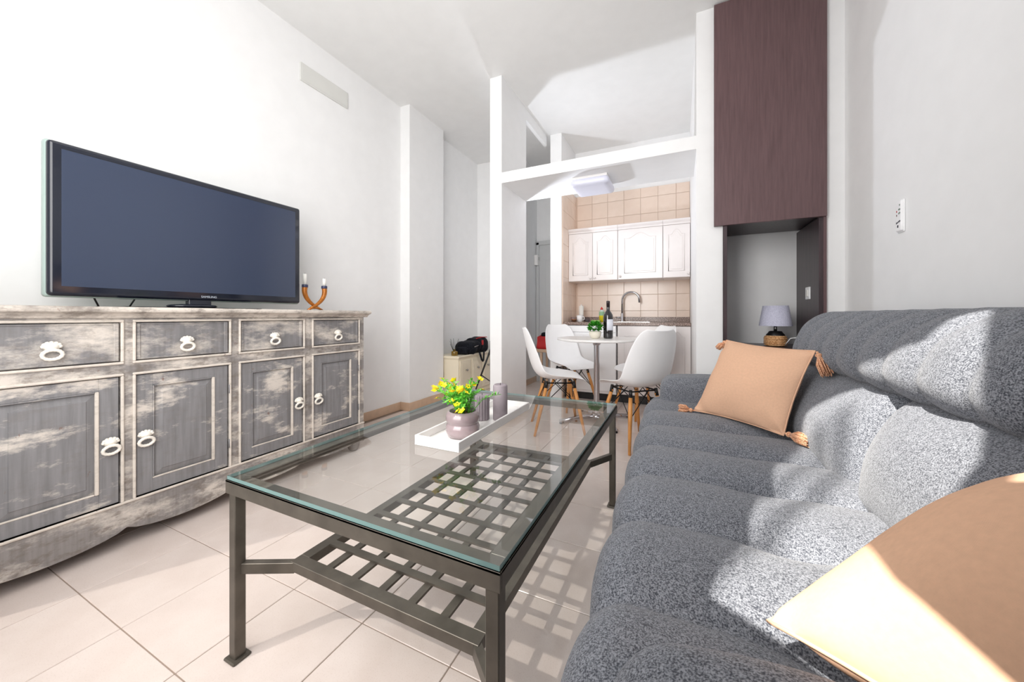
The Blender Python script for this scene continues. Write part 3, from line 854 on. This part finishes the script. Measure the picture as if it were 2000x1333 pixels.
# ------------------------------------------------------------------ dining corner
TCX, TCY, TZT = -.70, 3.345, .770
dt = thing('dining_table', 'small round white pedestal table with chrome column', 'table', (TCX, TCY, 0))
MB().lathe([(.02, .745), (.33, .745), (.362, .752), (.365, .760), (.362, .770), (0, .770)], seg=64, cap=True).build('table_top', WHITE, dt, smooth_angle=.5)
MB().lathe([(.026, .02), (.026, .70), (.05, .73), (.12, .745)], seg=28, cap=False).build('column', CHROME, dt)
MB().lathe([(.0, .075), (.045, .07), (.055, .05), (.055, .03), (0, .03)], seg=24, cap=False).build('hub', CHROME, dt)
for k in range(4):
    a = radians(k * 90 - 52)
    pts = [(0.03 * cos(a), .03 * sin(a), .050), (.2 * cos(a), .2 * sin(a), .040), (.36 * cos(a), .36 * sin(a), .022)]
    lg_ = MB().tube(pts, [.022, .020, .017], 10).build('foot', CHROME, dt)
    MB().lathe([(.02, 0), (.02, .012), (.012, .02)], (.345 * cos(a), .345 * sin(a), 0), 12).build('glide', BLACK, lg_)

def make_chair(label, loc, rz):
    c_ = thing('dining_chair', label, 'chair', loc, rz, 'white shell chairs around the round table')
    prof = [(.225, .428, .175), (.215, .445, .195), (.17, .452, .215), (.09, .447, .228), (0, .440, .235), (-.08, .440, .237), (-.145, .455, .237), (-.19, .492, .236), (-.218, .55, .234), (-.238, .62, .229), (-.256, .69, .220), (-.272, .76, .205), (-.285, .82, .183), (-.294, .86, .150), (-.300, .872, .115)]
    curl = [0, .004, .018, .035, .05, .062, .072, .078, .078, .074, .066, .055, .043, .033, .026]
    NU = 14; bm = bmesh.new(); rows = []
    for k, (y, z, w) in enumerate(prof):
        ya, za = prof[max(0, k - 1)][:2]; yb, zb = prof[min(len(prof) - 1, k + 1)][:2]
        ty, tz = yb - ya, zb - za; l = sqrt(ty * ty + tz * tz); ny, nz = tz / l, -ty / l   # normal toward the sitter
        row = []
        for i in range(NU + 1):
            u = 2 * i / NU - 1
            e = curl[k] * abs(u) ** 2.3 * 1.0
            row.append(bm.verts.new((w * (u - .06 * u ** 3), y + ny * e, z + nz * e)))
        rows.append(row)
    for a, b_ in zip(rows, rows[1:]):
        for i in range(NU): bm.faces.new((a[i], a[i + 1], b_[i + 1], b_[i]))
    bmesh.ops.recalc_face_normals(bm, faces=bm.faces)
    o = bmobj(bm, 'shell', PLASTIC, c_)
    so_ = o.modifiers.new('thick', 'SOLIDIFY'); so_.thickness = .007; so_.offset = 0
    sm = o.modifiers.new('smooth', 'SUBSURF'); sm.levels = 1; sm.render_levels = 2
    tops = [(.115, .13), (-.115, .13), (-.115, -.10), (.115, -.10)]; bots = [(.205, .205), (-.205, .205), (-.205, -.205), (.205, -.205)]
    zt = .395
    for (tx_, ty_), (bx_, by_) in zip(tops, bots):
        l_ = MB().tube([(tx_, ty_, zt), (tx_ * .7 + bx_ * .3, ty_ * .7 + by_ * .3, zt * .7), (bx_, by_, 0)], [.013, .016, .010], 12).build('leg', BEECH, c_)
        MB().tube([(tx_ * .985, ty_ * .985, zt + .035), (tx_ * .95 + bx_ * .05, ty_ * .95 + by_ * .05, zt - .02)], [.012, .0145], 10).build('bracket', BLACK, l_)
    def at(k, u): return Vector((tops[k][0] * (1 - u) + bots[k][0] * u, tops[k][1] * (1 - u) + bots[k][1] * u, zt * (1 - u)))
    for k in range(4):
        k2 = (k + 1) % 4
        MB().tube([at(k, .42), (at(k2, 0) + at(k, 0)) / 2 * .6 + at(k2, 0) * .4 + Vector((0, 0, .02))], .0035, 6).build('wire_strut', WIRE, c_)
        MB().tube([at(k2, .42), (at(k2, 0) + at(k, 0)) / 2 * .6 + at(k, 0) * .4 + Vector((0, 0, .02))], .0035, 6).build('wire_strut', WIRE, c_)
    MB().tube([tops[0] + (zt + .02,), tops[1] + (zt + .02,), tops[2] + (zt + .02,), tops[3] + (zt + .02,)], .006, 6, closed=True).build('seat_frame', WIRE, c_)
    return c_
def face(px_, py_, tx=TCX, ty=TCY): return atan2(ty - py_, tx - px_) - pi / 2
chA = make_chair('white shell chair by the partition, seen from its side', (-.965, 2.975, 0), 0)
chA.rotation_euler.z = atan2(.42, .90) - pi / 2
def chair_copy(label, loc, rz):
    c_ = copy_tree(chA); c_['label'] = label; c_.location = loc; c_.rotation_euler = (0, 0, rz); return c_
chair_copy('white shell chair nearest the sofa, turned with its back out', (-.315, 2.905, 0), atan2(.72, -.70) - pi / 2)
chair_copy('white shell chair behind the round table beside the kitchen post', (-1.06, 3.77, 0), atan2(-.62, .78) - pi / 2)
chair_copy('white shell chair mostly hidden behind the one nearest the sofa', (-.33, 3.76, 0), atan2(-.6, -.8) - pi / 2)

wb = thing('wine_bottle', 'dark wine bottle with white label on the round table', 'bottle', (-.592, 3.33, TZT))
MB().lathe([(.0, .004), (.030, 0), (.041, .004), (.043, .012), (.043, .07), (.0435, .19), (.041, .215), (.028, .238), (.0165, .255), (.0145, .29), (.0145, .335), (.0, .335)], seg=32, cap=False).build('glass', DUSTGLASS, wb)
MB().lathe([(.0158, .285), (.0160, .338), (.014, .342), (0, .342)], seg=24).build('capsule', plain('capsule', (38, 22, 28), .3), wb)
lb = MB(); vs = []; K = 14
for k in range(K + 1):
    a = radians(-95 + 95 * k / K)
    for z in (.075, .175): vs.append((.0442 * cos(a), .0442 * sin(a), z))
lb.add(vs, [(2 * k, 2 * k + 2, 2 * k + 3, 2 * k + 1) for k in range(K)], 0, True)
lbo = lb.build('paper_label', plain('label_paper', (226, 228, 238), .7), wb); lbo.modifiers.new('t', 'SOLIDIFY').thickness = .0006
tb2 = thing('potted_bush', 'small round green bush in a cream pot on the round table', 'potted plant', (-.700, 3.285, TZT))
MB().lathe([(.028, 0), (.040, .006), (.052, .03), (.055, .055), (.052, .066), (.048, .064), (.046, .05)], seg=28).build('pot', POTW, tb2)
bl = MB(); rn = random.Random(5)
for k in range(420):
    d = Vector((rn.gauss(0, 1), rn.gauss(0, 1), rn.gauss(.3, 1))).normalized(); d.z = max(d.z, -.25)
    p = Vector((0, 0, .095)) + Vector((d.x * .062, d.y * .062, d.z * .055)) * rn.uniform(.55, 1)
    leaf(bl, p, d + Vector((rn.uniform(-.6, .6), rn.uniform(-.6, .6), rn.uniform(-.3, .5))), Vector((rn.uniform(-1, 1), rn.uniform(-1, 1), 1)), .022, .016)
stuff(bl.build('foliage', DLEAF, tb2))

# ------------------------------------------------------------------ kitchen
def arch_pts(x0, x1, z0, z1, rise, n=16):
    """panel outline with a cathedral arch on top"""
    pts = [(x0, z0), (x1, z0), (x1, z1 - rise)]
    w = x1 - x0; sh = w * .14
    for k in range(n + 1):
        u = k / n; x = x1 - sh - (w - 2 * sh) * u
        pts.append((x, z1 - rise + rise * (.5 - .5 * cos(2 * pi * u)) ** .8))
    pts.append((x0, z1 - rise)); return pts
def cab_door(par, x0, x1, z0, z1, yf, arch=True, knob=None, mat=KITCH):
    d = MB().box(x0, x1, yf - .018, yf, z0, z1).build('door', mat, par, .003, 1)
    bd = .055 if x1 - x0 < .4 else .075
    if arch:
        rz_ = .055
        o1 = arch_pts(x0 + bd, x1 - bd, z0 + .07, z1 - .05, rz_)
        o2 = arch_pts(x0 + bd + .02, x1 - bd - .02, z0 + .09, z1 - .07, rz_)
    else:
        o1 = [(x0 + bd, z0 + .07), (x1 - bd, z0 + .07), (x1 - bd, z1 - .11), (x0 + bd, z1 - .11)]
        o2 = [(x0 + bd + .02, z0 + .09), (x1 - bd - .02, z0 + .09), (x1 - bd - .02, z1 - .13), (x0 + bd + .02, z1 - .13)]
    # routed groove shown as a raised bead and a raised field
    pts = [(p[0], yf - .018, p[1]) for p in o1]
    MB().tube(pts, .0045, 6, closed=True).build('moulding', mat, d)
    MB().prism(o2, yf - .0225, yf - .017, 'y').build('panel', mat, d, .002, 1)
    if knob:
        k_ = MB().lathe([(.006, 0), (.006, .008), (.014, .014), (.015, .02), (.010, .026), (0, .027)], seg=16)
        k_.v = [(knob[0] + x, yf - .018 - z, knob[1] + y) for x, y, z in k_.v]
        k_.build('knob', mat, d)
    return d
YU = 4.37
u1 = thing('wall_cabinet', 'white double wall cabinet with arched doors, against the tiled side wall', 'cabinet', (-.96, 4.53, 1.40), group='kitchen wall cabinets')
u2 = thing('wall_cabinet', 'white single-door wall cabinet above the tap, widest door', 'cabinet', (-.42, 4.53, 1.40), group='kitchen wall cabinets')
u3 = thing('wall_cabinet', 'white narrow wall cabinet next to the kitchen opening edge', 'cabinet', (-.03, 4.53, 1.40), group='kitchen wall cabinets')
for u_, xa, xb in ((u1, -1.258, -.664), (u2, -.662, -.173), (u3, -.171, .103)):
    L(MB().box(xa, xb, YU, 4.698, 1.402, 2.0).build('body', KITCH, u_, .001, 1), u_)
    L(MB().prism([(YU - .045, 2.045), (YU - .038, 2.025), (YU - .018, 2.008), (YU - .018, 1.99), (YU + .02, 1.99), (YU + .02, 2.045)], xa, xb, 'x').build('cornice', KITCH, u_, .001, 1), u_)
L(cab_door(u1, -1.256, -.962, 1.404, 1.985, YU, True, (-.985, 1.435)), u1)
L(cab_door(u1, -.958, -.666, 1.404, 1.985, YU, True, (-.935, 1.435)), u1)
L(cab_door(u2, -.660, -.175, 1.404, 1.985, YU, True, (-.635, 1.44)), u2)
L(cab_door(u3, -.169, .101, 1.404, 1.985, YU, True, (.085, 1.44)), u3)
YB = 4.13
ap = thing('dishwasher', 'plain white built-in appliance under the worktop by the side wall', 'appliance', (-.92, 4.4, 0))
L(MB().box(-1.215, -.645, YB, 4.69, .09, .865).build('body', PLASTIC, ap, .004), ap)
L(MB().box(-1.213, -.647, YB - .02, YB, .79, .862).build('control_panel', PLASTIC, ap, .004), ap)
L(MB().box(-1.213, -.647, YB - .018, YB, .12, .782).build('door', PLASTIC, ap, .006), ap)
L(MB().box(-1.10, -.76, YB - .026, YB - .018, .755, .775).build('handle', PLASTIC, ap, .003), ap)
b1 = thing('base_cabinet', 'white base cabinet with square framed door under the tap', 'cabinet', (-.39, 4.4, 0))
L(MB().box(-.63, -.146, YB, 4.69, .1, .868).build('body', KITCH, b1, .001, 1), b1)
L(cab_door(b1, -.628, -.149, .104, .862, YB, False, (-.17, .82)), b1)
b2_ = thing('base_cabinet', 'narrow white base cabinet with arched door beside the right kitchen wall', 'cabinet', (-.02, 4.4, 0))
L(MB().box(-.142, .104, YB, 4.69, .1, .868).build('body', KITCH, b2_, .001, 1), b2_)
L(cab_door(b2_, -.140, .102, .104, .862, YB, True, (-.12, .82)), b2_)
pl = struct(MB().box(-1.255, .104, 4.19, 4.2, 0, .098).build('baseboard_kitchen', BLACK))
wt = thing('worktop', 'speckled brown granite kitchen worktop under the wall cabinets', 'worktop', (-.58, 4.4, .87))
L(MB().box(-1.258, .104, 4.105, 4.70, .870, .902).build('slab', GRANITE, wt, .004), wt)
struct(MB().box(-1.258, .104, 4.684, 4.70, .903, .962).build('trim_1', GRANITE, None, .002))
sk = thing('sink', 'steel sink rim set in the worktop under the tap', 'sink', (-.5, 4.42, .902))
L(MB().box(-.72, -.30, 4.25, 4.27, .902, .906).box(-.72, -.30, 4.54, 4.56, .902, .906).box(-.72, -.70, 4.27, 4.54, .902, .906).box(-.32, -.30, 4.27, 4.54, .902, .906).build('rim', STEEL, sk), sk)
L(MB().box(-.70, -.32, 4.27, 4.54, .9021, .9028).build('basin', STEEL, sk), sk)
fa = thing('kitchen_tap', 'tall curved chrome kitchen tap with side lever', 'tap', (-.648, 4.60, .902))
MB().lathe([(.026, 0), (.026, .012), (.017, .02), (.017, .10), (.013, .11)], seg=20).build('base', CHROME, fa)
pts = [(0, 0, .10), (0, 0, .26)] + [(.105 - .105 * cos(t), -.0 - .03 * sin(t / 2), .26 + .105 * sin(t)) for t in [pi * k / 14 for k in range(1, 13)]] + [(.205, -.03, .235)]
MB().tube(pts, .0115, 12).build('spout', CHROME, fa)
MB().tube([(-.01, 0, .055), (-.075, -.01, .058)], [.009, .007], 10).build('lever', CHROME, fa)
WZ = .902
kr = thing('kitchen_roll', 'white paper roll standing at the far end of the worktop', 'paper roll', (-1.135, 4.50, WZ))
MB().lathe([(.012, .0), (.030, 0), (.030, .20), (.012, .20), (.012, .0)], seg=24, cap=False).build('paper', WAX, kr)
MB().lathe([(.010, 0), (.010, .215), (0, .218)], seg=12).build('core', WHITE, kr)
cu = thing('cup', 'white cup in front of the paper roll on the worktop', 'cup', (-1.125, 4.38, WZ))
MB().lathe([(.026, 0), (.034, .004), (.038, .08), (.036, .08), (.031, .008), (0, .008)], seg=24, cap=False).build('bowl', PLASTIC, cu)
MB().tube([(.034, -.0, .065), (.058, -.0, .06), (.058, 0, .03), (.033, 0, .02)], .005, 8).build('handle', PLASTIC, cu)
gl = MB().lathe([(.0, .004), (.024, .002), (.027, .06), (.025, .06), (.022, .006)], (-1.205, 4.36, WZ), 20, cap=False).build('small_glass', plain('smoky_glass', (140, 120, 116), .1))
tag(gl, 'small smoky drinking glass at the worktop corner by the side wall', 'glass')
ash = thing('small_bowl', 'tiny dark bowl with gold rim before the side wall', 'bowl', (-1.165, 4.27, WZ))
MB().lathe([(.016, 0), (.03, .016), (.034, .03), (.030, .028), (.014, .006), (0, .006)], seg=20, cap=False).build('bowl', plain('brown_bowl', (96, 62, 38), .3), ash)
MB().lathe([(.031, .029), (.0345, .028), (.0345, .032), (.031, .032)], seg=20, cap=False).build('rim', GOLD, ash)
sc_ = MB(); rn = random.Random(9)
for k in range(40):
    d0 = Vector((rn.gauss(0, 1), rn.gauss(0, 1), rn.gauss(0, 1))).normalized(); d1 = (d0 + Vector((rn.gauss(0, .6), rn.gauss(0, .6), rn.gauss(0, .6)))).normalized()
    sc_.tube([Vector((-1.035, 4.42, WZ + .026)) + Vector((d.x * .036, d.y * .036, d.z * .025)) for d in (d0, (d0 + d1).normalized(), d1)], .003, 5)
sco = sc_.build('scouring_pad', plain('steel_wool', (112, 112, 120), .4, .7)); tag(sco, 'grey steel wool scouring pad beside the paper roll', 'scourer')
sp_ = MB().box(-.965, -.865, 4.30, 4.37, WZ, WZ + .022).build('sponge', plain('green_sponge', (168, 206, 120), .9), None, .004); tag(sp_, 'pale green sponge lying before the dish soap bottle', 'sponge')
ds = thing('dish_soap', 'yellow dish soap bottle with red cap on the worktop', 'bottle', (-.868, 4.45, WZ))
MB().lathe([(.022, 0), (.032, .004), (.033, .08), (.033, .081)], seg=24).build('body', SOAPM, ds)
MB().lathe([(.033, .081), (.033, .10), (.028, .128), (.018, .145), (.012, .15), (0, .15)], seg=24, cap=False).build('shoulder', plain('soap_clear', (206, 222, 214), .15), ds)
MB().lathe([(.0335, .078), (.0335, .125), (.0325, .126)], seg=24, cap=False).build('paper_label', plain('soap_label', (150, 190, 150), .5), ds)
MB().lathe([(.014, .15), (.017, .152), (.015, .165), (.008, .17), (.007, .182), (0, .183)], seg=16).build('cap', plain('cap_red', (214, 60, 56), .4), ds)
# ceiling lamp under the slab
cl = thing('ceiling_lamp', 'square white ceiling lamp under the open shelf slab', 'lamp', (-.70, 3.19, 2.175))
bmobj(rbox(-.165, .165, -.165, .165, -.085, -.016, .035, (14, 14, 8)), 'diffuser', plain('lamp_acrylic', (222, 224, 240), .3), cl)
MB().box(-.15, .15, -.15, .15, -.022, 0).build('base', WHITE, cl, .004)

# ------------------------------------------------------------------ hallway
dr = thing('hall_dresser', 'low cream dresser with knobbed drawers against the hallway wall', 'dresser', (-2.48, 3.9, 0))
dx0, dx1, dy0, dy1, dh = XL + .005, -2.325, 3.50, 4.30, .505
L(MB().box(dx0, dx1, dy0, dy1, 0, dh - .03).build('body', CREAM, dr, .003), dr)
L(MB().prism([(dx0, dh), (dx1 + .015, dh), (dx1 + .018, dh - .012), (dx1 + .006, dh - .03), (dx0, dh - .03)], dy0 - .015, dy1 + .015, 'y').build('top', CREAM, dr, .002, 1), dr)
for k in range(3):
    ya = dy0 + .02 + k * .262
    d_ = L(MB().box(dx1, dx1 + .012, ya, ya + .245, .06, dh - .055).build('drawer', CREAM, dr, .004), dr)
    MB().box(dx1 + .010, dx1 + .015, ya + .03, ya + .215, .09, dh - .085).build('panel', CREAM, d_, .003)
    kb_ = MB().lathe([(.005, 0), (.006, .012), (.014, .018), (.012, .026), (0, .028)], seg=14)
    kb_.v = [(dx1 + .014 + z, ya + .122 + x, .33 + y) for x, y, z in kb_.v]; kb_.build('knob', STEEL, d_)
rd = thing('reed_diffuser', 'amber reed diffuser bottle with dark sticks on the cream dresser', 'diffuser', (-2.42, 3.56, dh))
MB().lathe([(.036, 0), (.039, .004), (.039, .045), (.034, .052), (.014, .055), (.012, .075), (.010, .075)], seg=24).build('bottle', AMBER, rd)
for k in range(9):
    a = 2 * pi * k / 9 + .3; r_ = .05 + .03 * ((k * 37) % 5) / 5
    MB().tube([(.003 * cos(a), .003 * sin(a), .03), (r_ * cos(a), r_ * sin(a), .20 - .03 * (k % 3))], .0022, 5).build('reed', BLACK, rd)
bp = thing('backpack', 'black backpack with red trim lying on the cream dresser', 'bag', (-2.42, 3.92, dh))
def bag_d(p, n):
    q = p.copy(); q += n * (.012 * sin(19 * p.y + 4) * sin(23 * p.z + 2) + .006 * sin(41 * p.y)); return q
bmobj(rbox(-.13, .14, -.22, .05, .0, .155, .07, (20, 26, 14), bag_d), 'main_compartment', BAGM, bp)
bmobj(rbox(-.12, .13, .03, .30, .0, .19, .075, (20, 26, 16), bag_d), 'top_compartment', BAGM, bp)
bmobj(rbox(-.05, .11, -.27, -.19, .0, .085, .035, (14, 12, 10), bag_d), 'pocket', BAGM, bp)
MB().tube([(.06, .04, .18), (.09, .12, .195), (.09, .26, .19)], .006, 6).build('red_trim', REDM, bp)
MB().box(.125, .135, .06, .10, .10, .16).build('red_tag', REDM, bp, .003)
MB().tube([(.1, -.18, .06), (.135, -.12, .09), (.14, -.05, .10)], .006, 6).build('zip_pull', STEEL, bp)
MB().bar((.13, .0, .02), (.155, .02, -.09), .035, .005, up=(1, 0, 0)).bar((.155, .02, -.09), (.155, .06, -.10), .03, .005, up=(1, 0, 0)).bar((.155, .06, -.10), (.14, .10, .02), .035, .005, up=(1, 0, 0)).build('strap', BAGM, bp)
tp_ = thing('tripod', 'black tripod legs half hidden behind the white partition', 'tripod', (-1.88, 3.47, 0))
for k, (a, sp2) in enumerate(((2.9, .30), (.2, .20), (1.6, .25))):
    MB().tube([(0, 0, .62), (sp2 * cos(a), sp2 * sin(a), 0.0)], [.012, .008], 8).build('leg', BLACK, tp_)
    MB().tube([(0, 0, .25), (sp2 * .5 * cos(a), sp2 * .5 * sin(a), .31)], .006, 6).build('brace', BLACK, tp_)
MB().tube([(0, 0, .22), (0, 0, .70)], .014, 10).build('column', BLACK, tp_)
ic = thing('intercom', 'small white intercom box on the grey hallway wall', 'intercom', (-1.95, 4.99, 1.80))
MB().box(0, .055, -.055, .055, -.075, .075).build('box', WHITE, ic, .006)
MB().box(.055, .058, -.035, .035, .0, .05).build('grille', VENT, ic, .001)
hs = thing('hall_stool', 'low brown stool under the red bag in the hallway', 'stool', (-1.60, 4.52, 0))
MB().box(-.13, .13, -.14, .14, .50, .54).build('seat', BASEB, hs, .006)
for sx_ in (-.04, .10):
    for sy_ in (-.11, .11): MB().box(sx_ - .015, sx_ + .015, sy_ - .015, sy_ + .015, 0, .5).build('leg', BASEB, hs, .003)
rbg = thing('red_bag', 'red bag with black top standing in the hallway', 'bag', (-1.60, 4.52, .54))
bmobj(rbox(-.12, .14, -.10, .10, 0, .17, .03, (12, 10, 8), bag_d), 'body', REDM, rbg)
bmobj(rbox(-.08, .02, -.05, .05, .155, .22, .025, (8, 8, 6), bag_d), 'black_top', BAGM, rbg)

# ------------------------------------------------------------------ dark wall unit
wu = thing('wall_unit', 'dark wenge wall unit with tall upper box and open niche', 'cabinet', (.52, 3.05, 0))
L(MB().box(.216, .832, 2.855, 2.885, 1.60, 3.14).build('front_panel', WENGE, wu, .002), wu)
L(MB().box(.285, .81, 2.886, 3.32, 1.612, 3.14).build('upper_box', WENGED, wu), wu)
L(MB().box(.272, .296, 2.875, 3.34, .0, 1.60).build('side_panel', WENGED, wu, .001, 1), wu)
L(MB().box(.796, .820, 2.875, 3.355, .0, 1.60).build('side_panel', WENGED, wu, .001, 1), wu)
L(MB().box(.818, .834, 2.872, 2.89, .0, 1.60).build('edge_strip', WENGE, wu), wu)
L(MB().box(.2965, .7955, 2.88, 3.355, .735, .762).build('shelf', WENGED, wu, .001, 1), wu)
ls = thing('light_switch', 'white light switch on the dark niche side panel', 'switch', (.796, 3.07, 1.13))
MB().box(-.009, 0, -.042, .042, -.042, .042).build('plate', PLASTIC, ls, .003)
MB().box(-.013, -.008, -.018, .018, -.022, .022).build('rocker', WAX, ls, .002)
tl = thing('table_lamp', 'table lamp with lavender shade and woven base in the niche', 'lamp', (.615, 3.10, .762))
MB().lathe([(.05, 0), (.062, .006), (.065, .03), (.064, .06), (.056, .074), (0, .076)], seg=32).build('woven_base', RATTAN, tl)
wv = MB()
for k in range(6):
    z = .008 + k * .0115; r_ = .0655 if 0 < k < 5 else .062
    wv.tube([(r_ * (1 + .02 * (1 if (q + k) % 2 else -1)) * cos(2 * pi * q / 40), r_ * (1 + .02 * (1 if (q + k) % 2 else -1)) * sin(2 * pi * q / 40), z) for q in range(40)], .0045, 6, closed=True)
stuff(wv.build('wicker', RATTAN, tl))
MB().lathe([(.056, .074), (.055, .08), (.042, .096), (.038, .104), (.034, .106), (0, .106)], seg=28, cap=False).build('collar', BLACK, tl)
MB().lathe([(.010, .104), (.010, .15)], seg=14).build('stem', STEEL, tl)
MB().lathe([(.0985, .142), (.076, .285), (.074, .285), (.0965, .142), (.0985, .142)], seg=40, cap=False).build('lamp_shade', SHADE, tl)
MB().lathe([(.0, .15), (.014, .155), (.026, .19), (.024, .21), (0, .225)], seg=18, cap=False).build('bulb', WAX, tl)
cb = MB().tube([(.66, 3.05, .766), (.655, 2.99, .79), (.67, 2.96, .825), (.70, 2.955, .83), (.735, 2.945, .80), (.765, 2.94, .772)], .003, 6).build('white_cable', PLASTIC)
tag(cb, 'thin white lamp cable curling beside the woven lamp base', 'cable')
pg = thing('plug', 'white plug end lying on the niche shelf', 'plug', (.772, 2.937, .762))
MB().lathe([(.012, 0), (.013, .012), (.009, .022), (0, .024)], seg=14).build('body', PLASTIC, pg)

# remote in its wall holder
rm = thing('remote_holder', 'white remote control with coloured buttons in a holder on the right wall', 'remote', (XR, 2.255, 1.435))
bmobj(rbox(-.007, 0, -.027, .027, -.075, .075, .0034, (4, 8, 20)), 'holder', PLASTIC, rm)
bmobj(rbox(-.014, -.004, -.024, .024, -.070, .072, .0048, (4, 8, 20)), 'handset', PLASTIC, rm)
BT = [plain('button_grey', (110, 128, 118), .5), plain('button_red', (176, 60, 60), .5), plain('button_brown', (120, 90, 84), .5), plain('button_dark', (40, 40, 52), .5)]
for y, z, mt in ((-.012, .050, 0), (-.006, .030, 0), (-.014, .030, 0), (.012, .024, 1), (.012, .006, 2), (-.006, .012, 0), (-.014, .014, 0), (.014, -.030, 3), (.005, -.028, 3), (-.005, -.026, 3), (-.014, -.024, 3)):
    MB().box(-.0155, -.0135, y - .003, y + .003, z - .004, z + .004).build('button', BT[mt], rm, .001, 1)
MB().box(-.0155, -.0135, -.002, .007, -.052, -.040).build('button', BT[3], rm, .001, 1)
